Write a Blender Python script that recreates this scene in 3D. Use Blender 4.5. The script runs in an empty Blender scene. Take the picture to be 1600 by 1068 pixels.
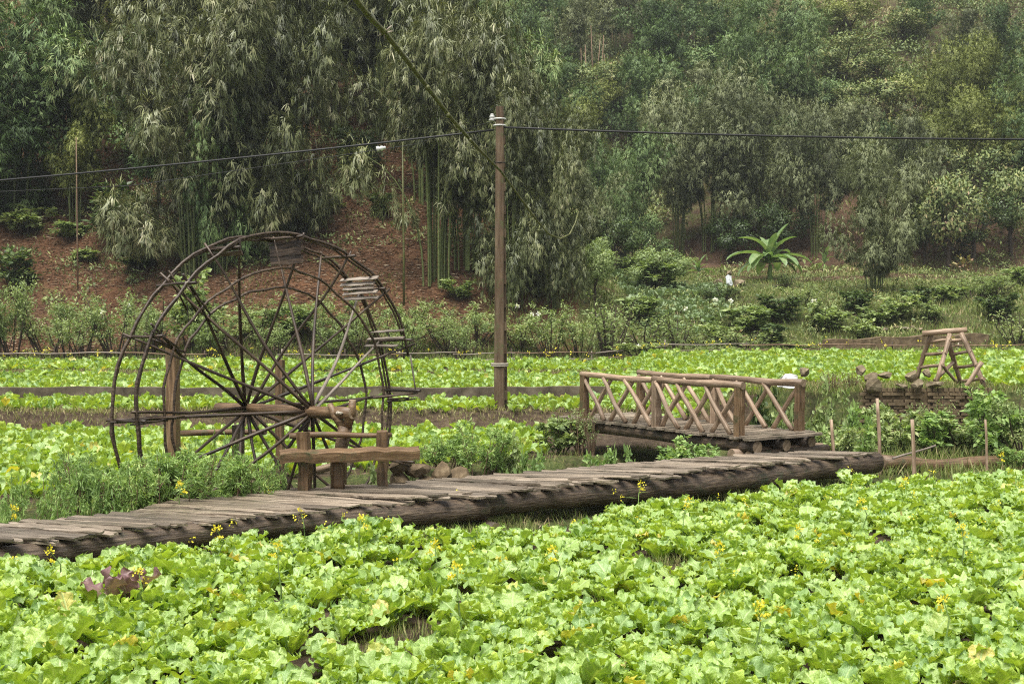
import bpy, math, random
import numpy as np
from mathutils import Vector, Matrix

random.seed(7)
RNG = np.random.default_rng(7)
SC = bpy.context.scene
COL = SC.collection
R = math.radians

# ------------------------------------------------------------------ camera
CAM_Z, F_PX, HOR = 2.85, 1900.0, 490.0
PITCH = math.atan((534 - HOR) / F_PX)
cam_d = bpy.data.cameras.new('camera')
cam_d.sensor_width = 36.0
cam_d.lens = 36.0 * F_PX / 1600.0
cam_d.clip_start, cam_d.clip_end = 0.1, 900
cam = bpy.data.objects.new('camera', cam_d)
COL.objects.link(cam)
cam.location = (0, 0, CAM_Z)
cam.rotation_euler = (math.pi / 2 - PITCH, 0, 0)
SC.camera = cam

# ------------------------------------------------------------------ sky, sun, exposure (overcast)
world = bpy.data.worlds.new('World')
SC.world = world
world.use_nodes = True
wn = world.node_tree
wn.nodes.clear()
w_out = wn.nodes.new('ShaderNodeOutputWorld')
w_bg = wn.nodes.new('ShaderNodeBackground')
w_sky = wn.nodes.new('ShaderNodeTexSky')
w_hs = wn.nodes.new('ShaderNodeHueSaturation')
w_sky.sky_type = 'NISHITA'
w_sky.sun_disc = False
SUN_EL, SUN_AZ = R(70), R(200)      # azimuth measured clockwise from +Y: behind the camera, to the left
w_sky.sun_elevation = SUN_EL
w_sky.sun_rotation = SUN_AZ
w_sky.dust_density = 4.0
w_hs.inputs['Saturation'].default_value = 0.22
w_bg.inputs['Strength'].default_value = 0.05
wn.links.new(w_sky.outputs[0], w_hs.inputs['Color'])
wn.links.new(w_hs.outputs[0], w_bg.inputs['Color'])
wn.links.new(w_bg.outputs[0], w_out.inputs['Surface'])
sun_d = bpy.data.lights.new('sun', 'SUN')
sun_d.energy = 1.5
sun_d.angle = R(45)
sun_d.color = (1.0, 0.965, 0.91)
sun = bpy.data.objects.new('sun', sun_d)
COL.objects.link(sun)
sun_dir = Vector((math.sin(SUN_AZ) * math.cos(SUN_EL), math.cos(SUN_AZ) * math.cos(SUN_EL), math.sin(SUN_EL)))
sun.rotation_euler = sun_dir.to_track_quat('Z', 'Y').to_euler()
sun.location = (0, 0, 60)
SC.view_settings.view_transform = 'Standard'
SC.view_settings.look = 'None'
SC.view_settings.gamma = 1.0
SC.view_settings.use_curve_mapping = False
SC.view_settings.exposure = 2.0
SC.cycles.max_bounces = 6
SC.cycles.diffuse_bounces = 3
SC.cycles.glossy_bounces = 2
SC.cycles.transmission_bounces = 4
SC.cycles.transparent_max_bounces = 4
SC.cycles.volume_bounces = 0
SC.cycles.use_denoising = False
SC.cycles.use_adaptive_sampling = True
SC.cycles.adaptive_threshold = 0.01
SC.cycles.sample_clamp_indirect = 4.0
SC.cycles.filter_width = 1.15

# ------------------------------------------------------------------ pixel helpers (photo pixels 1600 x 1068)
cp, sp = math.cos(PITCH), math.sin(PITCH)
def ray(px, py):
    u, v = (px - 800) / F_PX, (534 - py) / F_PX
    return u, cp + sp * v, v * cp - sp
def at(px, py, Y):
    u, y, z = ray(px, py)
    k = Y / y
    return Vector((u * k, Y, CAM_Z + z * k))
def onz(px, py, z0):
    u, y, z = ray(px, py)
    k = (z0 - CAM_Z) / z
    return Vector((u * k, y * k, z0))

# ------------------------------------------------------------------ terrain height
A0 = np.array([-5.22, 12.4]); TD = np.array([0.815, 0.579]); ND = np.array([-0.579, 0.815])
def sstep(a, b, x):
    t = np.clip((x - a) / (b - a), 0, 1)
    return t * t * (3 - 2 * t)
def hash2(ix, iy, s):
    h = np.sin(ix * 127.1 + iy * 311.7 + s * 74.7) * 43758.5453
    return h - np.floor(h)
def vnoise(x, y, s=0):
    ix, iy = np.floor(x), np.floor(y)
    fx, fy = x - ix, y - iy
    fx, fy = fx * fx * (3 - 2 * fx), fy * fy * (3 - 2 * fy)
    a, b = hash2(ix, iy, s), hash2(ix + 1, iy, s)
    c, d = hash2(ix, iy + 1, s), hash2(ix + 1, iy + 1, s)
    return (a + (b - a) * fx) * (1 - fy) + (c + (d - c) * fx) * fy
def fbm(x, y, s=0, o=3):
    r, amp, tot = 0, 1.0, 0
    for i in range(o):
        r = r + amp * vnoise(x * 2 ** i, y * 2 ** i, s + i)
        tot += amp; amp *= 0.5
    return r / tot
def deck_sq(x, y):
    dx, dy = x - A0[0], y - A0[1]
    return dx * ND[0] + dy * ND[1], dx * TD[0] + dy * TD[1]
def height(x, y):
    x = np.asarray(x, float); y = np.asarray(y, float)
    s, q = deck_sq(x, y)
    wob = (fbm(x * 0.35, y * 0.05, 3) - 0.5) * 0.5
    z = 0.45 * sstep(29.3, 29.62, y + wob) + 0.08 * sstep(33.9, 34.2, y) + 0.2 * sstep(43.6, 44.0, y + wob)
    tr = sstep(2.2, 6.0, x) * sstep(27.02, 27.16, y)
    z = np.maximum(z, 1.08 * tr)
    # valley floor rising in terraces behind the fence
    v = np.clip(y - 52, 0, 40)
    lin = 0.10 * v
    st = 0.55
    k = lin / st
    fl = np.floor(k); fr = k - fl
    ter = (fl + sstep(0.78, 0.96, fr)) * st * 0.75 + lin * 0.25
    z = z + ter * sstep(-2, 4, x)
    # left hill
    foot = 51.5 + 1.2 * np.sin(x * 0.21) + 0.06 * np.clip(-x - 12, 0, 40)
    up = np.clip(y - foot, 0, 400)
    rise = 0.60 * (np.sqrt(up * up + 4) - 2)
    rise = np.where(up > 60, 0.60 * 58 + (up - 60) * 0.35, rise)
    flank = np.clip(6.0 + 0.10 * up - x, 0, 60)
    cap = 1.0 * (np.sqrt(flank * flank + 4) - 2)
    hl = -np.log(np.exp(-np.clip(rise, 0, 60) / 2.5) + np.exp(-np.clip(cap, 0, 60) / 2.5)) * 2.5 + 2.5 * math.log(2)
    hl = np.clip(np.minimum(hl, np.minimum(rise, cap + 1.5)), 0, 80)
    # right / far hill
    foot2 = 86 - 0.12 * np.clip(x - 12, 0, 40) + 3 * np.sin(x * 0.11 + 1)
    up2 = np.clip(y - foot2, 0, 400)
    hr = 0.62 * (np.sqrt(up2 * up2 + 9) - 3)
    gul = np.exp(-((x - 13 - (y - 86) * 0.02) / 4.5) ** 2)
    hr = hr * (1 - 0.25 * gul * np.exp(-up2 / 25))
    n = (fbm(x * 0.12, y * 0.12, 11, 4) - 0.5)
    hillw = sstep(51, 62, y)
    z = z + np.maximum(hl, hr) + n * 2.2 * hillw * sstep(0.2, 4, np.maximum(hl, hr)) + n * 0.5 * sstep(52, 60, y)
    # ditch behind the boardwalk
    d = np.abs(s - 3.65 + 0.25 * np.sin(q * 0.9))
    ditch = 1.25 * (1 - sstep(0.75, 1.55, d)) * (1 - sstep(15.5, 19, q))
    z = z - ditch
    z = z + 0.15 * (1 - sstep(-4.0, 1.5, x)) * (1 - sstep(-0.35, 0.25, s)) * sstep(-6, -1.0, s)
    # small relief of tilled soil
    z = z + (fbm(x * 1.7, y * 1.7, 21, 3) - 0.5) * 0.10 * (1 - sstep(45, 60, y))
    return z
def hz(x, y):
    return float(height(x, y))
def ground(px, py, y0=8.0, y1=200.0):
    ys = np.linspace(y0, y1, 4000)
    u, yy, zz = ray(px, py)
    k = ys / yy
    xs, zs = u * k, CAM_Z + zz * k
    hit = np.where(zs <= height(xs, ys))[0]
    i = hit[0] if len(hit) else len(ys) - 1
    return Vector((xs[i], ys[i], float(height(xs[i], ys[i]))))

# ------------------------------------------------------------------ materials
def nodes_of(name):
    m = bpy.data.materials.new(name)
    m.use_nodes = True
    nt = m.node_tree
    nt.nodes.clear()
    return m, nt, nt.nodes.new('ShaderNodeOutputMaterial')
def add(nt, kind, **kw):
    n = nt.nodes.new(kind)
    for k, v in kw.items():
        if k in n.inputs: n.inputs[k].default_value = v
        else: setattr(n, k, v)
    return n
def ramp(nt, stops):
    r = nt.nodes.new('ShaderNodeValToRGB')
    e = r.color_ramp.elements
    while len(e) < len(stops): e.new(0.5)
    for i, (p, c) in enumerate(stops):
        e[i].position = p; e[i].color = (*c, 1)
    return r
def leaf_mat(name, stops, rough=0.5, trans=0.35, spec=0.35, veins=False, obj_rand=0.25, noise=0.0):
    m, nt, out = nodes_of(name)
    L = nt.links
    a = add(nt, 'ShaderNodeAttribute', attribute_name='tint')
    oi = nt.nodes.new('ShaderNodeObjectInfo')
    ma = add(nt, 'ShaderNodeMath', operation='MULTIPLY_ADD')
    L.new(oi.outputs['Random'], ma.inputs[0]); ma.inputs[1].default_value = obj_rand
    L.new(a.outputs['Fac'], ma.inputs[2])
    sub = add(nt, 'ShaderNodeMath', operation='SUBTRACT'); L.new(ma.outputs[0], sub.inputs[0]); sub.inputs[1].default_value = obj_rand / 2
    r = ramp(nt, stops); L.new(sub.outputs[0], r.inputs[0])
    col = r.outputs[0]
    p = add(nt, 'ShaderNodeBsdfPrincipled', Roughness=rough)
    p.inputs['Specular IOR Level'].default_value = spec
    if veins:
        uv = nt.nodes.new('ShaderNodeUVMap'); uv.uv_map = 'leaf'
        sx = nt.nodes.new('ShaderNodeSeparateXYZ'); L.new(uv.outputs[0], sx.inputs[0])
        ab = add(nt, 'ShaderNodeMath', operation='ABSOLUTE'); L.new(sx.outputs[0], ab.inputs[0])
        mid = add(nt, 'ShaderNodeMapRange'); mid.inputs[1].default_value = 0.04; mid.inputs[2].default_value = 0.15
        mid.inputs[3].default_value = 1; mid.inputs[4].default_value = 0; L.new(ab.outputs[0], mid.inputs[0])
        k = add(nt, 'ShaderNodeMath', operation='MULTIPLY_ADD'); L.new(sx.outputs[1], k.inputs[0]); k.inputs[1].default_value = 7.0
        k2 = add(nt, 'ShaderNodeMath', operation='MULTIPLY'); L.new(ab.outputs[0], k2.inputs[0]); k2.inputs[1].default_value = -1.6
        L.new(k2.outputs[0], k.inputs[2])
        fr = add(nt, 'ShaderNodeMath', operation='FRACT'); L.new(k.outputs[0], fr.inputs[0])
        sv = add(nt, 'ShaderNodeMapRange'); sv.inputs[1].default_value = 0.0; sv.inputs[2].default_value = 0.16
        sv.inputs[3].default_value = 0.65; sv.inputs[4].default_value = 0; L.new(fr.outputs[0], sv.inputs[0])
        mx = add(nt, 'ShaderNodeMath', operation='MAXIMUM'); L.new(mid.outputs[0], mx.inputs[0]); L.new(sv.outputs[0], mx.inputs[1])
        tc = nt.nodes.new('ShaderNodeTexCoord')
        nz = add(nt, 'ShaderNodeTexNoise', Scale=26.0, Detail=3.0); L.new(tc.outputs['Object'], nz.inputs['Vector'])
        mixn = add(nt, 'ShaderNodeMix', data_type='RGBA', blend_type='MULTIPLY'); mixn.inputs[0].default_value = 0.55
        rr = ramp(nt, [(0.3, (0.82, 0.86, 0.78)), (0.7, (1.1, 1.08, 1.05))]); L.new(nz.outputs[0], rr.inputs[0])
        L.new(col, mixn.inputs[6]); L.new(rr.outputs[0], mixn.inputs[7])
        mv = add(nt, 'ShaderNodeMix', data_type='RGBA'); L.new(mixn.outputs[2], mv.inputs[6])
        mv.inputs[7].default_value = (0.48, 0.62, 0.24, 1)
        vm = add(nt, 'ShaderNodeMath', operation='MULTIPLY'); L.new(mx.outputs[0], vm.inputs[0]); vm.inputs[1].default_value = 0.75
        L.new(vm.outputs[0], mv.inputs[0])
        geo = nt.nodes.new('ShaderNodeNewGeometry')
        und = add(nt, 'ShaderNodeMix', data_type='RGBA', blend_type='MULTIPLY'); und.inputs[0].default_value = 1.0
        und.inputs[7].default_value = (1.12, 1.06, 0.62, 1); L.new(mv.outputs[2], und.inputs[6])
        upp = add(nt, 'ShaderNodeMix', data_type='RGBA'); upp.inputs[0].default_value = 0.12  # upper leaf side tinted pale blue-green: sky sheen put into its colour
        upp.inputs[7].default_value = (0.40, 0.56, 0.36, 1); L.new(mv.outputs[2], upp.inputs[6])
        sid = add(nt, 'ShaderNodeMix', data_type='RGBA'); L.new(geo.outputs['Backfacing'], sid.inputs[0])
        L.new(upp.outputs[2], sid.inputs[6]); L.new(und.outputs[2], sid.inputs[7])
        col = sid.outputs[2]
        hsum = add(nt, 'ShaderNodeMath', operation='MULTIPLY_ADD'); L.new(nz.outputs[0], hsum.inputs[0]); hsum.inputs[1].default_value = 1.3
        neg = add(nt, 'ShaderNodeMath', operation='MULTIPLY'); L.new(mx.outputs[0], neg.inputs[0]); neg.inputs[1].default_value = -0.9
        L.new(neg.outputs[0], hsum.inputs[2])
        b = add(nt, 'ShaderNodeBump', Strength=0.4, Distance=0.02); L.new(hsum.outputs[0], b.inputs['Height'])
        L.new(b.outputs[0], p.inputs['Normal'])
    L.new(col, p.inputs['Base Color'])
    t = nt.nodes.new('ShaderNodeBsdfTranslucent')
    br = add(nt, 'ShaderNodeMix', data_type='RGBA', blend_type='MULTIPLY'); br.inputs[0].default_value = 1
    L.new(col, br.inputs[6]); br.inputs[7].default_value = (1.15, 1.2, 0.55, 1)
    L.new(br.outputs[2], t.inputs[0])
    mx2 = nt.nodes.new('ShaderNodeMixShader'); mx2.inputs[0].default_value = trans
    L.new(p.outputs[0], mx2.inputs[1]); L.new(t.outputs[0], mx2.inputs[2])
    L.new(mx2.outputs[0], out.inputs['Surface'])
    return m
def wood_mat(name, c0, c1, c2, rough=0.75, scale=(1.2, 14, 14), bump=0.5, moss=None, spec=0.3, obj_rand=0.35, dist=0.012):
    m, nt, out = nodes_of(name)
    L = nt.links
    tc = nt.nodes.new('ShaderNodeTexCoord')
    oi = nt.nodes.new('ShaderNodeObjectInfo')
    mp = nt.nodes.new('ShaderNodeMapping'); mp.inputs['Scale'].default_value = scale
    L.new(tc.outputs['Object'], mp.inputs['Vector'])
    L.new(oi.outputs['Location'], mp.inputs['Location'])
    n1 = add(nt, 'ShaderNodeTexNoise', Scale=2.2, Detail=6.0, Roughness=0.65); L.new(mp.outputs[0], n1.inputs['Vector'])
    n2 = add(nt, 'ShaderNodeTexNoise', Scale=1.7, Detail=3.0); L.new(tc.outputs['Object'], n2.inputs['Vector'])
    rr = ramp(nt, [(0.28, c0), (0.5, c1), (0.75, c2)])
    L.new(n1.outputs[0], rr.inputs[0])
    hv = nt.nodes.new('ShaderNodeHueSaturation'); L.new(rr.outputs[0], hv.inputs['Color'])
    va = add(nt, 'ShaderNodeMath', operation='MULTIPLY_ADD'); L.new(oi.outputs['Random'], va.inputs[0])
    va.inputs[1].default_value = obj_rand; va.inputs[2].default_value = 1 - obj_rand / 2
    vb = add(nt, 'ShaderNodeMath', operation='MULTIPLY_ADD'); L.new(n2.outputs[0], vb.inputs[0]); vb.inputs[1].default_value = 0.9; vb.inputs[2].default_value = 0.55
    vc = add(nt, 'ShaderNodeMath', operation='MULTIPLY'); L.new(va.outputs[0], vc.inputs[0]); L.new(vb.outputs[0], vc.inputs[1])
    L.new(vc.outputs[0], hv.inputs['Value'])
    col = hv.outputs[0]
    if moss:
        n3 = add(nt, 'ShaderNodeTexNoise', Scale=3.5, Detail=5.0, Roughness=0.7); L.new(tc.outputs['Object'], n3.inputs['Vector'])
        mr = add(nt, 'ShaderNodeMapRange'); mr.inputs[1].default_value = 0.56; mr.inputs[2].default_value = 0.70; L.new(n3.outputs[0], mr.inputs[0])
        mx = add(nt, 'ShaderNodeMix', data_type='RGBA'); L.new(mr.outputs[0], mx.inputs[0]); L.new(col, mx.inputs[6]); mx.inputs[7].default_value = (*moss, 1)
        col = mx.outputs[2]
    p = add(nt, 'ShaderNodeBsdfPrincipled', Roughness=rough)
    p.inputs['Specular IOR Level'].default_value = spec
    L.new(col, p.inputs['Base Color'])
    rg = add(nt, 'ShaderNodeMapRange'); rg.inputs[3].default_value = rough - 0.22; rg.inputs[4].default_value = min(1, rough + 0.15)
    L.new(n2.outputs[0], rg.inputs[0]); L.new(rg.outputs[0], p.inputs['Roughness'])
    b = add(nt, 'ShaderNodeBump', Strength=bump, Distance=dist); L.new(n1.outputs[0], b.inputs['Height']); L.new(b.outputs[0], p.inputs['Normal'])
    L.new(p.outputs[0], out.inputs['Surface'])
    return m
def rough_mat(name, stops, scale=6.0, rough=0.85, bump=0.5, dist=0.03, spec=0.25, detail=8.0):
    m, nt, out = nodes_of(name)
    L = nt.links
    tc = nt.nodes.new('ShaderNodeTexCoord')
    n1 = add(nt, 'ShaderNodeTexNoise', Scale=scale, Detail=detail, Roughness=0.65); L.new(tc.outputs['Object'], n1.inputs['Vector'])
    rr = ramp(nt, stops); L.new(n1.outputs[0], rr.inputs[0])
    oi = nt.nodes.new('ShaderNodeObjectInfo')
    hv = nt.nodes.new('ShaderNodeHueSaturation'); L.new(rr.outputs[0], hv.inputs['Color'])
    va = add(nt, 'ShaderNodeMath', operation='MULTIPLY_ADD'); L.new(oi.outputs['Random'], va.inputs[0]); va.inputs[1].default_value = 0.3; va.inputs[2].default_value = 0.85
    L.new(va.outputs[0], hv.inputs['Value'])
    p = add(nt, 'ShaderNodeBsdfPrincipled', Roughness=rough); p.inputs['Specular IOR Level'].default_value = spec
    L.new(hv.outputs[0], p.inputs['Base Color'])
    b = add(nt, 'ShaderNodeBump', Strength=bump, Distance=dist); L.new(n1.outputs[0], b.inputs['Height']); L.new(b.outputs[0], p.inputs['Normal'])
    L.new(p.outputs[0], out.inputs['Surface'])
    return m
def terrain_mat():
    m, nt, out = nodes_of('soil_and_turf')
    L = nt.links
    tc = nt.nodes.new('ShaderNodeTexCoord')
    n1 = add(nt, 'ShaderNodeTexNoise', Scale=1.1, Detail=8.0, Roughness=0.7); L.new(tc.outputs['Object'], n1.inputs['Vector'])
    n2 = add(nt, 'ShaderNodeTexNoise', Scale=9.0, Detail=6.0, Roughness=0.7); L.new(tc.outputs['Object'], n2.inputs['Vector'])
    soil = ramp(nt, [(0.3, (0.035, 0.026, 0.018)), (0.5, (0.075, 0.055, 0.037)), (0.72, (0.14, 0.11, 0.075))]); L.new(n2.outputs[0], soil.inputs[0])
    red = ramp(nt, [(0.3, (0.035, 0.018, 0.010)), (0.5, (0.10, 0.049, 0.025)), (0.72, (0.20, 0.118, 0.064))]); L.new(n2.outputs[0], red.inputs[0])
    grass = ramp(nt, [(0.3, (0.03, 0.045, 0.014)), (0.5, (0.062, 0.082, 0.025)), (0.72, (0.15, 0.15, 0.06))]); L.new(n2.outputs[0], grass.inputs[0])
    ar = add(nt, 'ShaderNodeAttribute', attribute_name='red')
    ag = add(nt, 'ShaderNodeAttribute', attribute_name='grass')
    m1 = add(nt, 'ShaderNodeMix', data_type='RGBA'); L.new(ar.outputs['Fac'], m1.inputs[0]); L.new(soil.outputs[0], m1.inputs[6]); L.new(red.outputs[0], m1.inputs[7])
    gf = add(nt, 'ShaderNodeMath', operation='ADD'); L.new(ag.outputs['Fac'], gf.inputs[0]); L.new(n1.outputs[0], gf.inputs[1])
    gm = add(nt, 'ShaderNodeMapRange'); gm.inputs[1].default_value = 0.9; gm.inputs[2].default_value = 1.15; L.new(gf.outputs[0], gm.inputs[0])
    m2 = add(nt, 'ShaderNodeMix', data_type='RGBA'); L.new(gm.outputs[0], m2.inputs[0]); L.new(m1.outputs[2], m2.inputs[6]); L.new(grass.outputs[0], m2.inputs[7])
    p = add(nt, 'ShaderNodeBsdfPrincipled', Roughness=0.95); p.inputs['Specular IOR Level'].default_value = 0.15
    n3 = add(nt, 'ShaderNodeTexNoise', Scale=0.55, Detail=7.0, Roughness=0.72); L.new(tc.outputs['Object'], n3.inputs['Vector'])
    dr = ramp(nt, [(0.36, (0.45, 0.42, 0.40)), (0.62, (1.25, 1.2, 1.15))]); L.new(n3.outputs[0], dr.inputs[0])
    dm = add(nt, 'ShaderNodeMix', data_type='RGBA', blend_type='MULTIPLY'); dm.inputs[0].default_value = 0.85
    L.new(m2.outputs[2], dm.inputs[6]); L.new(dr.outputs[0], dm.inputs[7])
    L.new(dm.outputs[2], p.inputs['Base Color'])
    b = add(nt, 'ShaderNodeBump', Strength=0.9, Distance=0.08); L.new(n2.outputs[0], b.inputs['Height']); L.new(b.outputs[0], p.inputs['Normal'])
    L.new(p.outputs[0], out.inputs['Surface'])
    return m

M = {}
M['terrain'] = terrain_mat()
M['mustard'] = leaf_mat('mustard_leaf_green', [(0.0, (0.13, 0.27, 0.105)), (0.35, (0.27, 0.41, 0.085)), (0.7, (0.40, 0.54, 0.11)), (0.86, (0.42, 0.53, 0.10)), (0.93, (0.68, 0.57, 0.10)), (1.0, (0.74, 0.64, 0.26))], rough=0.42, trans=0.34, spec=0.75, veins=True, obj_rand=0.16)
M['mustard_far'] = leaf_mat('mustard_leaf_mass', [(0.0, (0.13, 0.27, 0.105)), (0.35, (0.27, 0.41, 0.085)), (0.7, (0.40, 0.54, 0.11)), (0.86, (0.42, 0.53, 0.10)), (0.93, (0.68, 0.57, 0.10)), (1.0, (0.74, 0.64, 0.26))], rough=0.42, trans=0.34, spec=0.75, veins=True, obj_rand=0.0)
M['purple'] = leaf_mat('purple_mustard_leaf', [(0.0, (0.16, 0.085, 0.10)), (0.5, (0.26, 0.155, 0.15)), (1.0, (0.26, 0.30, 0.10))], rough=0.4, trans=0.3, veins=False)
M['bamboo'] = leaf_mat('bamboo_leaf_olive', [(0.0, (0.03, 0.04, 0.016)), (0.4, (0.10, 0.12, 0.046)), (0.7, (0.215, 0.235, 0.10)), (0.9, (0.31, 0.315, 0.16)), (1.0, (0.42, 0.39, 0.24))], rough=0.42, trans=0.12, spec=0.4, obj_rand=0.2)
M['bamboo_green'] = leaf_mat('bamboo_leaf_green', [(0.0, (0.035, 0.07, 0.022)), (0.45, (0.12, 0.19, 0.065)), (0.8, (0.24, 0.32, 0.115)), (1.0, (0.37, 0.40, 0.19))], rough=0.5, trans=0.14, spec=0.25, obj_rand=0.24)
M['bamboo_yellow'] = leaf_mat('bamboo_leaf_yellow_green', [(0.0, (0.09, 0.115, 0.026)), (0.45, (0.205, 0.24, 0.06)), (0.8, (0.31, 0.34, 0.10)), (1.0, (0.42, 0.41, 0.16))], rough=0.5, trans=0.15, spec=0.25, obj_rand=0.2)
M['bamboo_pale'] = leaf_mat('bamboo_leaf_pale', [(0.0, (0.06, 0.075, 0.035)), (0.4, (0.17, 0.195, 0.09)), (0.7, (0.29, 0.32, 0.155)), (1.0, (0.45, 0.46, 0.27))], rough=0.5, trans=0.12, spec=0.25, obj_rand=0.3)
M['shrub'] = leaf_mat('shrub_leaf_green', [(0.0, (0.14, 0.20, 0.075)), (0.5, (0.27, 0.35, 0.13)), (0.85, (0.38, 0.45, 0.18)), (1.0, (0.48, 0.50, 0.25))], rough=0.5, trans=0.3, spec=0.35, obj_rand=0.3)
M['dark_shrub'] = leaf_mat('dark_broad_leaf', [(0.0, (0.035, 0.06, 0.018)), (0.5, (0.085, 0.135, 0.04)), (0.85, (0.145, 0.20, 0.06)), (1.0, (0.22, 0.26, 0.09))], rough=0.42, trans=0.25, spec=0.45, obj_rand=0.3)
M['mugwort'] = leaf_mat('mugwort_leaf', [(0.0, (0.15, 0.24, 0.08)), (0.5, (0.27, 0.40, 0.125)), (0.85, (0.37, 0.50, 0.165)), (1.0, (0.47, 0.53, 0.20))], rough=0.5, trans=0.35, spec=0.35, obj_rand=0.2)
M['brush'] = leaf_mat('hillside_brush_leaf', [(0.0, (0.06, 0.09, 0.03)), (0.4, (0.145, 0.195, 0.065)), (0.65, (0.25, 0.285, 0.095)), (0.82, (0.32, 0.29, 0.125)), (1.0, (0.28, 0.18, 0.115))], rough=0.55, trans=0.14, spec=0.3, obj_rand=0.0)
M['grass'] = leaf_mat('grass_blade', [(0.0, (0.08, 0.125, 0.03)), (0.45, (0.18, 0.24, 0.06)), (0.75, (0.27, 0.28, 0.10)), (1.0, (0.40, 0.33, 0.18))], rough=0.55, trans=0.3, spec=0.3, obj_rand=0.0)
M['litter'] = leaf_mat('dry_leaf_litter', [(0.0, (0.07, 0.04, 0.024)), (0.5, (0.19, 0.125, 0.075)), (1.0, (0.50, 0.41, 0.29))], rough=0.7, trans=0.1, spec=0.2, obj_rand=0.0)
M['banana'] = leaf_mat('banana_leaf', [(0.0, (0.09, 0.16, 0.06)), (0.6, (0.17, 0.27, 0.10)), (1.0, (0.30, 0.37, 0.17))], rough=0.35, trans=0.3, spec=0.5, obj_rand=0.1)
M['cabbage'] = leaf_mat('cabbage_leaf', [(0.0, (0.13, 0.20, 0.09)), (0.6, (0.23, 0.31, 0.15)), (1.0, (0.33, 0.40, 0.22))], rough=0.45, trans=0.2, spec=0.4, obj_rand=0.1)
M['flower'] = leaf_mat('yellow_petal', [(0.0, (0.75, 0.62, 0.03)), (1.0, (0.85, 0.75, 0.10))], rough=0.6, trans=0.3)
M['white_flower'] = leaf_mat('white_petal', [(0.0, (0.75, 0.75, 0.68)), (1.0, (0.85, 0.85, 0.8))], rough=0.6, trans=0.3)
M['stem'] = wood_mat('green_stem', (0.10, 0.16, 0.04), (0.17, 0.26, 0.07), (0.24, 0.34, 0.11), bump=0.1)
M['twig'] = wood_mat('dark_twig', (0.025, 0.018, 0.013), (0.055, 0.04, 0.028), (0.10, 0.075, 0.05), bump=0.2)
M['dry_stem'] = wood_mat('dry_brown_stem', (0.09, 0.055, 0.035), (0.18, 0.115, 0.07), (0.28, 0.2, 0.13), bump=0.2)
M['culm'] = wood_mat('bamboo_culm', (0.045, 0.062, 0.02), (0.095, 0.12, 0.038), (0.17, 0.18, 0.07), rough=0.45, scale=(1, 6, 6), bump=0.1, obj_rand=0.6)
M['plank'] = wood_mat('weathered_plank', (0.03, 0.022, 0.015), (0.19, 0.15, 0.108), (0.40, 0.34, 0.265), rough=0.36, scale=(1.0, 24, 24), bump=0.8, moss=(0.05, 0.046, 0.026), obj_rand=0.95, spec=0.5)
M['log'] = wood_mat('dark_wet_log', (0.014, 0.009, 0.006), (0.07, 0.048, 0.030), (0.19, 0.14, 0.092), rough=0.5, scale=(1.6, 14, 14), bump=1.0, moss=(0.035, 0.042, 0.02), spec=0.4, dist=0.03)
M['endgrain'] = rough_mat('sawn_log_end', [(0.3, (0.10, 0.07, 0.045)), (0.5, (0.22, 0.16, 0.10)), (0.75, (0.33, 0.25, 0.17))], scale=14, bump=0.4, dist=0.01)
M['rail'] = wood_mat('peeled_rail_wood', (0.085, 0.055, 0.034), (0.25, 0.175, 0.115), (0.46, 0.36, 0.26), rough=0.55, scale=(1.0, 12, 12), bump=0.5, obj_rand=0.5)
M['post'] = wood_mat('brown_post_wood', (0.035, 0.021, 0.011), (0.12, 0.072, 0.036), (0.25, 0.168, 0.095), rough=0.5, scale=(0.8, 12, 12), bump=0.7, moss=(0.055, 0.058, 0.025), spec=0.4)
M['wheelwood'] = wood_mat('wheel_bamboo', (0.012, 0.008, 0.005), (0.042, 0.027, 0.016), (0.13, 0.095, 0.064), rough=0.5, scale=(1.0, 12, 12), bump=0.5, obj_rand=0.9, spec=0.4)
M['wheelpale'] = wood_mat('wheel_bamboo_pale', (0.10, 0.08, 0.062), (0.24, 0.2, 0.16), (0.42, 0.37, 0.31), rough=0.6, scale=(1.0, 12, 12), bump=0.5, obj_rand=0.5)
M['concrete'] = rough_mat('stained_concrete', [(0.25, (0.035, 0.028, 0.018)), (0.5, (0.105, 0.085, 0.056)), (0.75, (0.20, 0.17, 0.12))], scale=2.5, bump=0.4, dist=0.02)
M['pole'] = wood_mat('stained_concrete_pole', (0.04, 0.026, 0.015), (0.105, 0.07, 0.041), (0.19, 0.142, 0.09), rough=0.85, scale=(0.5, 5, 5), bump=0.5, moss=(0.085, 0.085, 0.035))
M['stone'] = rough_mat('field_stone', [(0.25, (0.05, 0.04, 0.024)), (0.5, (0.16, 0.125, 0.075)), (0.75, (0.34, 0.285, 0.19))], scale=4.0, bump=0.8, dist=0.05)
M['brick'] = rough_mat('old_mud_brick', [(0.25, (0.035, 0.025, 0.014)), (0.5, (0.115, 0.082, 0.046)), (0.75, (0.23, 0.175, 0.105))], scale=5.0, bump=0.7, dist=0.02)
M['black'] = rough_mat('black_cable_sheath', [(0.3, (0.012, 0.012, 0.012)), (0.7, (0.03, 0.03, 0.03))], rough=0.5, bump=0.1)
M['white'] = rough_mat('white_glaze', [(0.3, (0.4, 0.4, 0.37)), (0.7, (0.6, 0.6, 0.56))], rough=0.4, bump=0.1)
M['sack'] = rough_mat('white_sack_cloth', [(0.3, (0.6, 0.58, 0.56)), (0.7, (0.78, 0.77, 0.76))], scale=5, rough=0.7, bump=0.4, dist=0.05)
M['bamboopole'] = wood_mat('green_bamboo_pole', (0.04, 0.045, 0.014), (0.09, 0.095, 0.03), (0.16, 0.16, 0.06), rough=0.45, scale=(1.5, 5, 5), bump=0.15, obj_rand=0.0)
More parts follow.
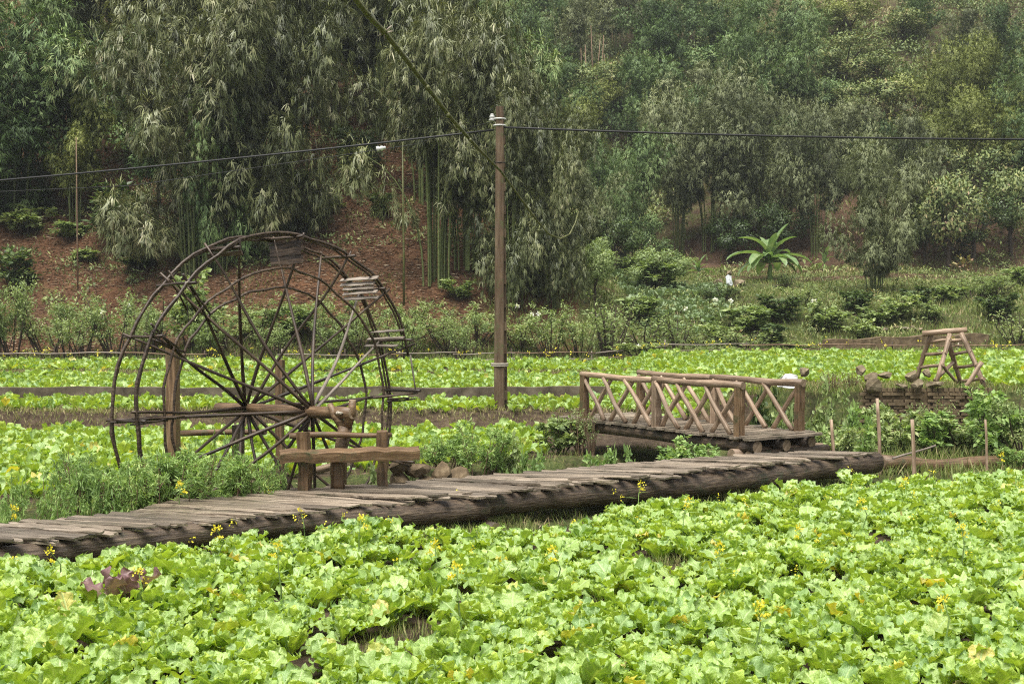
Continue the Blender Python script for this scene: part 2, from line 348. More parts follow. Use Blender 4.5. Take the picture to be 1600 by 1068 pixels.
M['rope'] = rough_mat('pale_rope', [(0.3, (0.3, 0.26, 0.2)), (0.7, (0.5, 0.46, 0.38))], scale=20)
def water_mat():
    m, nt, out = nodes_of('ditch_water')
    p = add(nt, 'ShaderNodeBsdfPrincipled', Roughness=0.08)
    p.inputs['Base Color'].default_value = (0.035, 0.035, 0.025, 1)
    nz = add(nt, 'ShaderNodeTexNoise', Scale=5.0, Detail=3.0)
    b = add(nt, 'ShaderNodeBump', Strength=0.2, Distance=0.03)
    nt.links.new(nz.outputs[0], b.inputs['Height']); nt.links.new(b.outputs[0], p.inputs['Normal'])
    nt.links.new(p.outputs[0], out.inputs['Surface'])
    return m
M['water'] = water_mat()
M['foam'] = rough_mat('white_water', [(0.35, (0.25, 0.28, 0.28)), (0.6, (0.5, 0.52, 0.52))], scale=3, rough=0.3, bump=0.6, dist=0.1)

# ------------------------------------------------------------------ mesh + object helpers
def unit(a):
    return a / np.maximum(np.linalg.norm(a, axis=-1, keepdims=True), 1e-9)
def fast_mesh(name, V, F, mats, tint=None, smooth=True, attrs=None, uv=None, mat_idx=None, normals=None):
    """V (n,3), F (m,k) uniform polygons or list of arrays with differing k"""
    me = bpy.data.meshes.new(name)
    V = np.asarray(V, np.float32)
    Fs = F if isinstance(F, list) else [F]
    Fs = [np.asarray(f, np.int32) for f in Fs if len(f)]
    loops = np.concatenate([f.ravel() for f in Fs])
    tot = np.concatenate([np.full(len(f), f.shape[1], np.int32) for f in Fs])
    start = np.concatenate([[0], np.cumsum(tot)[:-1]]).astype(np.int32)
    me.vertices.add(len(V)); me.vertices.foreach_set('co', V.ravel())
    me.loops.add(len(loops)); me.loops.foreach_set('vertex_index', loops)
    me.polygons.add(len(tot)); me.polygons.foreach_set('loop_start', start); me.polygons.foreach_set('loop_total', tot)
    if mat_idx is not None: me.polygons.foreach_set('material_index', np.asarray(mat_idx, np.int32))
    me.polygons.foreach_set('use_smooth', np.full(len(tot), bool(smooth)))
    if tint is not None:
        a = me.attributes.new('tint', 'FLOAT', 'POINT'); a.data.foreach_set('value', np.asarray(tint, np.float32))
    for k, v in (attrs or {}).items():
        a = me.attributes.new(k, 'FLOAT', 'POINT'); a.data.foreach_set('value', np.asarray(v, np.float32))
    if uv is not None:
        l = me.uv_layers.new(name='leaf'); l.data.foreach_set('uv', np.asarray(uv, np.float32)[loops].ravel())
    for m in (mats if isinstance(mats, (list, tuple)) else [mats]):
        me.materials.append(m)
    me.update(calc_edges=True)
    me.validate()
    if normals is not None:
        me.polygons.foreach_set('use_smooth', np.full(len(tot), True))
        me.normals_split_custom_set_from_vertices(np.repeat(unit(np.asarray(normals, float)), 4, 0))
    return me
def link(name, me, parent=None, mtx=None):
    o = bpy.data.objects.new(name, me)
    COL.objects.link(o)
    if parent is not None: o.parent = parent
    if mtx is not None: o.matrix_basis = mtx
    return o
def tag(o, label, cat=None, group=None, kind=None):
    o['label'] = label
    if cat: o['category'] = cat
    if group: o['group'] = group
    if kind: o['kind'] = kind
    return o
def thing(name, loc, label, cat, group=None):
    o = bpy.data.objects.new(name, None)
    COL.objects.link(o)
    o.empty_display_size = 0.2
    o.location = loc
    return tag(o, label, cat, group)
def rel(p, parent):
    return Vector(p) - parent.location if parent is not None else Vector(p)
ORD = 'first second third fourth fifth sixth seventh eighth ninth tenth eleventh twelfth thirteenth fourteenth fifteenth sixteenth seventeenth eighteenth nineteenth twentieth'.split()
ORD += ['twenty-' + w for w in ORD[:9]] + ['thirtieth'] + ['thirty-' + w for w in ORD[:9]]

def tube_arrays(P, rad, sides=8, cap=True, squash=1.0):
    P = [Vector(p) for p in P]
    n = len(P)
    V, F = [], []
    up = None
    for i in range(n):
        t = (P[min(i + 1, n - 1)] - P[max(i - 1, 0)]).normalized()
        if up is None:
            up = Vector((0, 0, 1)) if abs(t.z) < 0.9 else Vector((0, 1, 0))
        a = t.cross(up)
        if a.length < 1e-5: a = t.orthogonal()
        a.normalize(); b = a.cross(t).normalized(); up = b
        for k in range(sides):
            th = 2 * math.pi * k / sides
            V.append(P[i] + a * (math.cos(th) * rad[i]) + b * (math.sin(th) * rad[i] * squash))
    for i in range(n - 1):
        for k in range(sides):
            k2 = (k + 1) % sides
            F.append((i * sides + k, i * sides + k2, (i + 1) * sides + k2, (i + 1) * sides + k))
    caps = []
    if cap:
        caps = [tuple(range(sides))[::-1], tuple(range((n - 1) * sides, n * sides))]
    return V, F, caps
def tube(name, P, rad, mat, parent=None, sides=8, endmat=None, squash=1.0):
    V, F, caps = tube_arrays([rel(p, parent) for p in P], rad, sides, True, squash)
    me = bpy.data.meshes.new(name)
    me.from_pydata(V, [], F + caps)
    me.materials.append(mat)
    if endmat: me.materials.append(endmat)
    for i, p in enumerate(me.polygons):
        p.use_smooth = i < len(F)
        if endmat and i >= len(F): p.material_index = 1
    return link(name, me, parent)
def log_mesh(name, L, r0, r1, mats, sides=12, seg=8, bend=0.0, irr=0.05, seed=0, squash=1.0):
    """log along local +X from 0 to L"""
    rg = random.Random(seed)
    P, rad = [], []
    ph = rg.uniform(0, 6)
    for i in range(seg + 1):
        t = i / seg
        P.append((L * t, bend * math.sin(math.pi * t) + 0.2 * bend * math.sin(5 * t + ph), 0.6 * bend * math.sin(2.2 * math.pi * t + ph)))
        rad.append((r0 + (r1 - r0) * t) * (1 + irr * rg.uniform(-1, 1)))
    V, F, caps = tube_arrays(P, rad, sides, True, squash)
    V = [v * (1.0) + Vector((0, rg.uniform(-1, 1) * irr * 0.4 * r0, rg.uniform(-1, 1) * irr * 0.4 * r0)) for v in V]
    me = bpy.data.meshes.new(name)
    me.from_pydata(V, [], F + caps)
    for m in mats: me.materials.append(m)
    for i, p in enumerate(me.polygons):
        p.use_smooth = i < len(F)
        if i >= len(F) and len(mats) > 1: p.material_index = 1
    return me
def frame_x(p0, p1, roll=0.0):
    p0, p1 = Vector(p0), Vector(p1)
    x = (p1 - p0).normalized()
    up = Vector((0, 0, 1)) if abs(x.z) < 0.95 else Vector((0, 1, 0))
    y = up.cross(x).normalized(); z = x.cross(y)
    Mx = Matrix(((x.x, y.x, z.x, p0.x), (x.y, y.y, z.y, p0.y), (x.z, y.z, z.z, p0.z), (0, 0, 0, 1)))
    return Mx @ Matrix.Rotation(roll, 4, 'X')
SEED = [100]
def log(name, p0, p1, r0, r1, mats, parent=None, sides=10, seg=8, bend=0.0, irr=0.06, squash=1.0, roll=0.0):
    SEED[0] += 1
    if not isinstance(mats, (list, tuple)): mats = [mats]
    p0, p1 = rel(p0, parent), rel(p1, parent)
    me = log_mesh(name, (p1 - p0).length, r0, r1, mats, sides, seg, bend, irr, SEED[0], squash)
    return link(name, me, parent, frame_x(p0, p1, roll))
def board_mesh(name, L, W, T, mat, seed=0, nx=8, ragged=0.12, ny=2):
    """irregular board along +X centred on Y, top at z=T/2"""
    rg = random.Random(seed)
    lo = [-W / 2 * (1 + rg.uniform(-1, 1) * ragged * 2) for _ in range(nx + 1)]
    hi = [W / 2 * (1 + rg.uniform(-1, 1) * ragged * 2) for _ in range(nx + 1)]
    e0 = [rg.uniform(-1, 1) * ragged * 0.6 * W for _ in range(ny + 1)]
    e1 = [rg.uniform(-1, 1) * ragged * 1.4 * W for _ in range(ny + 1)]
    zz = [rg.uniform(-1, 1) * 0.12 * T for _ in range(nx + 1)]
    V, F = [], []
    for side in (1, -1):
        for i in range(nx + 1):
            for j in range(ny + 1):
                t = j / ny
                x = L * i / nx + (e0[j] if i == 0 else 0) + (e1[j] if i == nx else 0)
                V.append((x, lo[i] + (hi[i] - lo[i]) * t, side * T / 2 + zz[i]))
    n = (nx + 1) * (ny + 1)
    idx = lambda s, i, j: s * n + i * (ny + 1) + j
    for i in range(nx):
        for j in range(ny):
            F.append((idx(0, i, j), idx(0, i + 1, j), idx(0, i + 1, j + 1), idx(0, i, j + 1)))
            F.append((idx(1, i, j), idx(1, i, j + 1), idx(1, i + 1, j + 1), idx(1, i + 1, j)))
        F.append((idx(0, i, 0), idx(1, i, 0), idx(1, i + 1, 0), idx(0, i + 1, 0)))
        F.append((idx(0, i, ny), idx(0, i + 1, ny), idx(1, i + 1, ny), idx(1, i, ny)))
    for j in range(ny):
        F.append((idx(0, 0, j), idx(0, 0, j + 1), idx(1, 0, j + 1), idx(1, 0, j)))
        F.append((idx(0, nx, j), idx(1, nx, j), idx(1, nx, j + 1), idx(0, nx, j + 1)))
    me = bpy.data.meshes.new(name)
    me.from_pydata(V, [], F)
    me.materials.append(mat)
    return me
def rock_mesh(name, sx, sy, sz, mat, seed=0, sub=2, rough=0.22):
    import bmesh
    bm = bmesh.new()
    bmesh.ops.create_icosphere(bm, subdivisions=sub, radius=1.0)
    rg = random.Random(seed)
    pl = [(Vector((rg.gauss(0, 1), rg.gauss(0, 1), rg.gauss(0, 1))).normalized(), rg.uniform(0.38, 0.8)) for _ in range(12)]
    for v in bm.verts:
        for nrm, d in pl:
            k = v.co.dot(nrm)
            if k > d: v.co -= nrm * (k - d)
        v.co *= 1 + rg.uniform(-rough, rough) * 0.3
        v.co = Vector((v.co.x * sx, v.co.y * sy, v.co.z * sz))
    me = bpy.data.meshes.new(name)
    bm.to_mesh(me); bm.free()
    me.materials.append(mat)
    return me

def leaf_quads(pos, dirs, nrm, length, width, tint, fold=0.0):
    """rhombic leaves; returns V, F, tint per vertex"""
    d = unit(dirs); s = unit(np.cross(d, nrm)); n = np.cross(s, d)
    L = length[:, None]; W = width[:, None] * 0.5
    b = pos; m = pos + d * L * 0.42
    v = np.stack([b, m + s * W + n * fold * L, pos + d * L - n * 0.08 * L, m - s * W + n * fold * L], 1).reshape(-1, 3)
    k = np.arange(len(pos))[:, None] * 4
    F = k + np.array([[0, 1, 2, 3]])
    return v, F, np.repeat(tint, 4)

# ------------------------------------------------------------------ terrain (one sheet)
def build_terrain():
    ys = np.concatenate([np.linspace(-14, 5, 20), 5 + (np.linspace(0, 1, 520)[1:] ** 1.7) * 255])
    ts = np.linspace(-1, 1, 361)
    Y, T = np.meshgrid(ys, ts, indexing='ij')
    half = np.maximum(Y, 0) * 0.62 + 9
    X = T * half
    Z = height(X, Y)
    V = np.stack([X, Y, Z], -1).reshape(-1, 3)
    ny, nx = Y.shape
    i, j = np.meshgrid(np.arange(ny - 1), np.arange(nx - 1), indexing='ij')
    a = (i * nx + j).ravel()
    F = np.stack([a, a + 1, a + nx + 1, a + nx], 1)
    x, y = V[:, 0], V[:, 1]
    s, q = deck_sq(x, y)
    red = sstep(52, 55, y) * (1 - 0.75 * sstep(4, 9, x)) * (0.65 + 0.5 * fbm(x * 0.3, y * 0.3, 5))
    red = np.where((x > 12) & (y > 78) & (y < 100), 0.4, red)
    g = 0.28 + 0 * x
    g = np.where((s > -0.6) & (s < 6), 0.62, g)
    g = np.where((y > 50) & (x > -2), 0.62, g)
    g = np.where((y > 53) & (x < 3), 0.34, g)
    g = np.where((x > 12) & (y > 79) & (y <= 96), 0.3, g)
    g = np.where(y > 96, 0.5, g)
    me = fast_mesh('terrain', V, F, M['terrain'], attrs={'red': np.clip(red, 0, 1), 'grass': g})
    return tag(link('terrain', me), 'valley floor of tilled soil rising into wooded red-earth hillsides', kind='structure')
build_terrain()
# ditch water
def build_water():
    qs = np.linspace(-12, 18, 61)
    V, F = [], []
    for k, q in enumerate(qs):
        for off in (-1.0, 1.0):
            s = 3.65 - 0.25 * math.sin(q * 0.9) + off
            p = A0 + TD * q + ND * s
            V.append((p[0], p[1], -1.02))
    for k in range(len(qs) - 1):
        F.append((2 * k, 2 * k + 2, 2 * k + 3, 2 * k + 1))
    me = fast_mesh('ditch_water', V, np.array(F), M['water'])
    tag(link('ditch_water', me), 'dark shallow water in the ditch behind the boardwalk', kind='structure')
build_water()

# ------------------------------------------------------------------ damp air
def build_haze():
    x0, x1, y0, y1, z0, z1 = -190, 190, -20, 268, -4.5, 125
    me = bpy.data.meshes.new('haze')
    me.from_pydata([(x0, y0, z0), (x1, y0, z0), (x1, y1, z0), (x0, y1, z0), (x0, y0, z1), (x1, y0, z1), (x1, y1, z1), (x0, y1, z1)], [], [(0, 3, 2, 1), (4, 5, 6, 7), (0, 1, 5, 4), (1, 2, 6, 5), (2, 3, 7, 6), (3, 0, 4, 7)])
    m, nt, out = nodes_of('pale_haze')
    pv = nt.nodes.new('ShaderNodeVolumePrincipled')
    pv.inputs['Color'].default_value = (0.86, 0.93, 0.95, 1)
    pv.inputs['Density'].default_value = 0.00028
    nt.links.new(pv.outputs[0], out.inputs['Volume'])
    me.materials.append(m)
    tag(link('haze', me), 'thin damp haze over the valley', kind='stuff')
build_haze()

# ================================================================== BOARDWALK
def dk(q, s, z):
    p = A0 + TD * q + ND * s
    return Vector((p[0], p[1], z))
def deck_w(q):
    return float(np.interp(q, [-3, 0, 2.6, 3.3, 5.6, 6.2, 8.5, 11, 13.4, 14.2], [1.15, 1.15, 1.2, 1.7, 1.75, 1.4, 1.32, 1.25, 0.85, 0.75]))
bw = thing('boardwalk', dk(6, 0.6, 0.0), 'long weathered plank boardwalk on dark logs crossing behind the front field', 'boardwalk')
ZT = 0.5
LOGM = [M['log'], M['endgrain']]
log('log_beam', dk(-3.0, 0.08, 0.34), dk(6.0, 0.05, 0.32), 0.135, 0.15, LOGM, bw, 18, 34, 0.06, 0.09)
log('log_beam', dk(5.35, 0.16, 0.285), dk(14.05, 0.10, 0.30), 0.15, 0.185, LOGM, bw, 18, 34, 0.05, 0.09)
log('log_beam', dk(-3.0, 0.95, 0.28), dk(6.2, 1.15, 0.28), 0.15, 0.15, LOGM, bw, 12, 12, 0.03)
log('log_beam', dk(5.2, 0.95, 0.29), dk(13.6, 0.60, 0.30), 0.15, 0.14, LOGM, bw, 12, 12, 0.03)
log('log_beam', dk(2.9, 1.55, 0.30), dk(6.1, 1.55, 0.30), 0.12, 0.12, LOGM, bw, 10, 8, 0.02)
for q, s0, s1, z, r in ((-1.4, -0.1, 1.4, 0.05, 0.09), (1.9, -0.12, 1.4, 0.05, 0.1), (3.3, -0.05, 1.9, 0.06, 0.1), (6.0, -0.22, 1.6, 0.04, 0.10), (9.1, -0.05, 1.5, 0.05, 0.11), (12.1, -0.1, 1.2, 0.06, 0.11)):
    log('support_log', dk(q, s0, z), dk(q + 0.15, s1, z), r, r, LOGM, bw, 10, 4)
for q, s in ((1.75, 0.05), (2.9, 0.1), (4.6, 0.1), (5.85, 0.25), (8.7, 0.3), (11.9, 0.15)):
    log('support_post', dk(q, s, -0.15), dk(q + 0.02, s, 0.14), 0.06, 0.06, LOGM, bw, 8, 3)
PLANKS = [board_mesh('plank', 1.0, 0.125, 0.022, M['plank'], k, 10, 0.26, 3) for k in range(12)]
pang = R(-20)
pdx, pdy = math.cos(pang), math.sin(pang)
rg = random.Random(5)
q = -2.9
while q < 13.95:
    w = deck_w(q)
    # plank starts on the rear edge and runs obliquely to the front edge
    over = rg.uniform(0.0, 0.16)
    Lp = (w + over) / 0.861
    a_extra = rg.uniform(-0.05, 0.05)
    st = dk(q - 0.509 * Lp, w + rg.uniform(-0.06, 0.06), ZT + rg.uniform(-0.012, 0.018))
    ang = pang + a_extra
    mtx = Matrix.Translation(st - bw.location) @ Matrix.Rotation(ang, 4, 'Z') @ Matrix.Rotation(R(rg.uniform(-1.2, 1.2)), 4, 'Y') @ Matrix.Rotation(R(rg.uniform(2, 11)), 4, 'X') @ Matrix.Diagonal((Lp, rg.uniform(0.55, 1.25), rg.uniform(0.8, 1.5), 1))
    link('plank', rg.choice(PLANKS), bw, mtx)
    q += rg.uniform(0.085, 0.15)

# ================================================================== BENCH by the wheel
bn = thing('plank_bench', at(535, 765, 16.4).xyz * 1, 'rough wooden bench with two stout posts on the boardwalk in front of the wheel', 'bench')
bn.location.z = ZT
def sq_post(name, p, h, w, mat, parent, seed, taper=0.92, lean=(0, 0), rot=0.3, d=None):
    me = board_mesh(name, h, w, (d or w), mat, seed, 7, 0.05, 2)
    x = Vector((lean[0], lean[1], 1)).normalized()
    mtx = frame_x(rel(p, parent), rel(p, parent) + x) @ Matrix.Rotation(rot, 4, 'X')
    return link(name, me, parent, mtx)
p = at(477, 768, 16.1); sq_post('post', (p.x, p.y, ZT - 0.02), 0.80, 0.17, M['post'], bn, 3, lean=(-0.02, 0), rot=R(80), d=0.14)
p = at(599, 762, 16.5); sq_post('post', (p.x, p.y, ZT - 0.02), 0.78, 0.165, M['post'], bn, 4, lean=(-0.03, 0), rot=R(100), d=0.14)
log('support_log', at(528, 764, 16.25), at(527, 716, 16.25), 0.105, 0.095, [M['post'], M['endgrain']], bn, 10, 5)
b0, b1 = at(437, 712.5, 15.92), at(655, 707, 16.30)
me = board_mesh('seat_plank', (b1 - b0).length, 0.26, 0.125, M['post'], 9, 12, 0.05, 3)
link('seat_plank', me, bn, frame_x(rel(b0, bn), rel(b1, bn)) @ Matrix.Rotation(R(8), 4, 'X'))
log('back_rail', at(452, 680, 16.35), at(612, 679, 16.75), 0.045, 0.035, [M['post'], M['endgrain']], bn, 10, 6, 0.015)

# ================================================================== WATERWHEEL
W0 = Vector((-3.42, 17.73, 1.445))
AX = Vector((-0.738, 0.674, -0.029)).normalized()
E1 = Vector((0.674, 0.738, 0.0)).normalized(); E2 = Vector((0, 0, 1))
RH, RV = 2.46, 2.55
wheel = thing('waterwheel', (W0.x, W0.y, -1.1), 'tall dark bamboo waterwheel with crossed spokes standing in the ditch', 'waterwheel')
def wp(phi, fr, off):
    a = R(phi)
    return W0 + E1 * (math.cos(a) * RH * fr) + E2 * (math.sin(a) * RV * fr) + AX * off
WM = M['wheelwood']
log('axle', W0 - AX * 1.69, W0 + AX * 1.52, 0.085, 0.08, [M['post'], M['endgrain']], wheel, 12, 12, 0.01, 0.05)
wr = random.Random(3)
def rim(fr, off, a0, a1, rad, mat=WM):
    n = int(abs(a1 - a0) / 5) + 2
    P = []
    for i in range(n):
        t = a0 + (a1 - a0) * i / (n - 1)
        P.append(wp(t, fr + 0.010 * math.sin(t * 0.10 + off * 9) + 0.005 * math.sin(t * .31 + off * 4) + wr.uniform(-0.004, 0.004), off + 0.012 * math.sin(t * 0.09)))
    return tube('rim', P, [rad * (1 + wr.uniform(-0.12, 0.12)) for _ in P], mat, wheel, 7)
def rim2(fr, off, a0, a1, rad):
    o = rim(fr, off, a0, a1, rad)
    rim(fr - 0.013, off + 0.03, a0 + 8, a1 - 5, rad * 0.75)
    return o
rim2(1.0, -0.30, 17, 218, 0.022)      # front outer rim, broken on the right
rim2(1.0, 0.30, -58, 218, 0.022)
rim(0.80, -0.10, -50, 214, 0.02)
rim(0.70, 0.06, -50, 214, 0.02)
SPK = [3, 22, 44, 63, 86, 112, 133, 153, 179, 200, 222, 245, 268, 291, 313, 337]
PALE = {44, 22}
for k, ph in enumerate(SPK):
    for sgn in (-1, 1):
        j = wr.uniform(-2.0, 2.0)
        ext = wr.uniform(1.01, 1.05)
        h0 = W0 + AX * (sgn * 0.76 + wr.uniform(-.05, .05)) + (E1 * math.cos(R(ph)) + E2 * math.sin(R(ph))) * 0.05
        h1 = wp(ph + j, ext, -sgn * (0.30 + 0.03))
        mt = M['wheelpale'] if (ph in PALE and sgn < 0) or wr.random() < 0.06 else WM
        log('spoke', h0, h1, 0.028, 0.017, mt, wheel, 7, 10, wr.uniform(-0.06, 0.06), 0.12)
for ph in (22, 44, 63, 86, 112, 133, 153, 179, 3, 337, 313, 200, 222):
    log('crossbar', wp(ph + 1, 0.985, -0.42 - wr.uniform(0, .08)), wp(ph + 1, 0.985, 0.42 + wr.uniform(0, .06)), 0.022, 0.02, WM, wheel, 7, 4, 0.01)
def paddle(ph, r0, r1, n, mat, half, tilt=0.0, skew=0.0):
    pd = tag(link('paddle', None, wheel, Matrix.Translation(rel(wp(ph, (r0 + r1) / 2, 0), wheel))), 'paddle of split bamboo slats between the rims')
    c = wp(ph, (r0 + r1) / 2, 0)
    for i in range(n):
        fr = r0 + (r1 - r0) * i / max(1, n - 1)
        a = wp(ph + tilt * i + wr.uniform(-0.4, 0.4), fr, -half * wr.uniform(0.85, 1.1) + skew)
        b = wp(ph + tilt * i + wr.uniform(-0.4, 0.4), fr, half * wr.uniform(0.85, 1.1) + skew)
        me = board_mesh('slat', (b - a).length, 0.062, 0.016, mat, wr.randrange(999), 6, 0.15, 1)
        # broad face turned along the wheel's circumference
        tang = (-E1 * math.sin(R(ph)) + E2 * math.cos(R(ph)))
        x = (b - a).normalized(); z = tang - x * tang.dot(x); z.normalize(); y = z.cross(x)
        a = a - c
        link('slat', me, pd, Matrix(((x.x, y.x, z.x, a.x), (x.y, y.y, z.y, a.y), (x.z, y.z, z.z, a.z), (0, 0, 0, 1))))
paddle(86, 0.85, 0.99, 7, WM, 0.40)
paddle(46, 0.90, 0.985, 5, M['wheelpale'], 0.42, 1.2)
paddle(23.5, 0.89, 0.97, 3, M['wheelpale'], 0.42, 1.8)
paddle(113, 0.95, 0.985, 2, WM, 0.38)
# split-bamboo remains along the spokes on the left and right
for ph, f0, f1, n in ((133, 0.74, 1.05, 4), (153, 0.72, 1.04, 5), (180, 0.70, 1.05, 6), (2, 0.78, 1.06, 3), (338, 0.8, 1.06, 6)):
    for i in range(n):
        o = wr.uniform(-0.30, 0.30)
        log('split_bamboo', wp(ph + wr.uniform(-1.5, 1.5), f0 + wr.uniform(0, .14), o), wp(ph + wr.uniform(-1.5, 1.5), f1 - wr.uniform(0, .12), o + wr.uniform(-.2, .2)), 0.016, 0.012, WM, wheel, 5, 4, 0.01)
log('split_bamboo', wp(17, 1.0, -0.3), wp(3, 0.985, -0.36), 0.014, 0.012, M['wheelpale'], wheel, 6, 3)
for ph, off in ((134, -0.3), (86, -0.05)):
    c = wp(ph, 0.985, off)
    me = rock_mesh('lashing', 0.07, 0.06, 0.06, M['rope'], 5, 2)
    link('lashing', me, wheel, Matrix.Translation(rel(c, wheel)))
# wheel supports
fp = thing('forked_post', (at(530, 764, 16.75).x, 16.75, 0.1), 'forked tree-trunk post carrying the near end of the wheel axle', 'post')
base = Vector(fp.location); ft = at(540, 665, 16.72)
tube('trunk', [base + Vector((0, 0, -0.6)), base + Vector((0.01, 0, 0.5)), at(533, 700, 16.74), ft], [0.10, 0.095, 0.09, 0.10], M['post'], fp, 10)
tube('fork', [ft - Vector((0, 0, 0.06)), at(550, 645, 16.62), at(551, 625, 16.6)], [0.075, 0.06, 0.05], M['post'], fp, 9, M['endgrain'])
tube('fork', [ft - Vector((0, 0, 0.06)), at(523, 648, 16.78), at(515, 630, 16.8)], [0.075, 0.055, 0.04], M['post'], fp, 9, M['endgrain'])
me = rock_mesh('lashing', 0.06, 0.06, 0.045, M['rope'], 8, 2)
link('lashing', me, fp, Matrix.Translation(rel(at(530, 645, 16.6), fp)))
def plain_post(px, ytop, ybot, d, wpx, label, mat='post', seed=1):
    t = at(px, ytop, d); g = hz(t.x, d)
    o = thing('wooden_post', (t.x, d, g), label, 'post')
    w = wpx / F_PX * d
    me = board_mesh('shaft', t.z - g + 0.3, w, w * 0.8, M[mat], seed, 8, 0.04, 2)
    link('shaft', me, o, Matrix.Translation((0, 0, -0.3)) @ Matrix.Rotation(-math.pi / 2, 4, 'Y') @ Matrix.Rotation(R(75), 4, 'X'))
    return o
plain_post(270, 527, 680, 20.2, 17, 'tall squared brown post behind the left half of the waterwheel', seed=11)
plain_post(437, 562, 700, 20.6, 12, 'slim brown post behind the middle of the waterwheel', seed=12)
plain_post(372, 664, 770, 18.75, 16, 'dark post under the far end of the wheel axle', 'log', 13)
cr = log('log_rail', at(284, 676, 19.4), at(415, 674, 18.9), 0.05, 0.045, [M['post'], M['endgrain']], None, 10, 6, 0.01)
tag(cr, 'short horizontal log behind the hub, left of the bench', 'log')
cr = log('bamboo_pipe', at(492, 735, 18.6), at(543, 722, 18.3), 0.06, 0.06, [M['rail'], M['endgrain']], None, 10, 3)
tag(cr, 'short orange-brown bamboo pipe lying in the ditch beneath the hub', 'pipe')

# ================================================================== FOOTBRIDGE
BO = Vector((4.0, 21.3, 0.0)); BU = Vector((-0.575, 0.818, 0)).normalized(); BV = Vector((0.84, 0.54, 0)).normalized()
ZB = 0.70
def bp(u, v, z): return Vector((BO.x, BO.y, 0)) + BU * u + BV * v + Vector((0, 0, z))
fb = thing('footbridge', bp(2, 0.7, 0.0), 'small wooden footbridge with cross-braced railings spanning the ditch', 'bridge')
for v, e in ((0.0, -0.42), (0.72, -0.40), (1.46, -0.30)):
    log('log_beam', bp(e, v, ZB - 0.15), bp(4.9, v, ZB - 0.14), 0.11, 0.12, LOGM, fb, 14, 10, 0.02)
log('support_log', bp(-0.05, -0.25, 0.40), bp(-0.02, 2.0, 0.38), 0.10, 0.10, [M['rail'], M['endgrain']], fb, 10, 5)
log('support_log', bp(-0.30, -0.1, 0.40), bp(-0.25, 1.9, 0.40), 0.08, 0.08, LOGM, fb, 10, 5)
BPL = [board_mesh('plank', 1.0, 0.2, 0.045, M['plank'], 40 + k, 7, 0.10, 2) for k in range(6)]
u = -0.38
while u < 4.85:
    vs = rg.uniform(-0.24, -0.12)
    Lb = 1.46 + 0.22 - vs + rg.uniform(-0.06, 0.1)
    a = math.atan2(BV.y, BV.x) + R(rg.uniform(-3, 3))
    link('plank', rg.choice(BPL), fb, Matrix.Translation(bp(u, vs, ZB - 0.01 + rg.uniform(-0.01, 0.012)) - fb.location) @ Matrix.Rotation(a, 4, 'Z') @ Matrix.Rotation(R(rg.uniform(-4, 4)), 4, 'X') @ Matrix.Diagonal((Lb, rg.uniform(0.85, 1.05), 1, 1)))
    u += rg.uniform(0.155, 0.195)
def railing(v, lab, nodes, us):
    rl = tag(link('railing', None, fb, Matrix.Translation(bp(0, v, ZB) - fb.location)), lab)
    o = fb.location + rl.location
    def lg(n, a, b, r0, r1, mats, **k):
        me_p0, me_p1 = a - o, b - o
        SEED[0] += 1
        me = log_mesh(n, (me_p1 - me_p0).length, r0, r1, mats, 9, 7, k.get('bend', 0), 0.07, SEED[0])
        return link(n, me, rl, frame_x(me_p0, me_p1))
    for i, uu in enumerate(us):
        h = 0.86 + rg.uniform(-0.02, 0.02)
        me = board_mesh('post', h + 0.12, 0.145, 0.13, M['rail'] if i == 1 else M['post'], 60 + i, 6, 0.04, 2)
        link('post', me, rl, frame_x(bp(uu, v, ZB - 0.12) - o, bp(uu, v, ZB + 1) - o) @ Matrix.Rotation(R(35), 4, 'X'))
    half = len(us) // 2
    lg('top_rail', bp(us[0] - 0.10, v, ZB + 0.89), bp(us[1] + 0.1, v, ZB + 0.90), 0.07, 0.06, [M['rail'], M['endgrain']], bend=0.02)
    lg('top_rail', bp(us[1] - 0.06, v + 0.02, ZB + 0.885), bp(us[-1] + 0.12, v + 0.02, ZB + 0.90), 0.065, 0.058, [M['rail'], M['endgrain']], bend=0.02)
    for j in range(len(us) - 1):
        a, b = us[j] + 0.06, us[j + 1] - 0.06
        n = nodes
        st = (b - a) / n
        for i in range(n):
            x0, x1 = a + st * i, a + st * (i + 1)
            e = st * 0.42
            jt = lambda: rg.uniform(-0.05, 0.05)
            lg('brace', bp(x0 + jt() + e * .3, v - 0.035, ZB + 0.02), bp(x1 + e * .35 + jt(), v - 0.035, ZB + 0.86), 0.049, 0.042, [M['rail'], M['endgrain']], bend=rg.uniform(-.03, .035))
            lg('brace', bp(x1 + jt() - e * .1, v + 0.035, ZB + 0.02), bp(x0 - e * .1 + jt(), v + 0.035, ZB + 0.86), 0.049, 0.042, [M['rail'], M['endgrain']], bend=rg.uniform(-.03, .035))
railing(-0.02, 'near railing with log cross braces', 3, [0.0, 2.15, 4.35])
railing(1.46, 'far railing with log cross braces', 3, [0.0, 2.15, 4.35])

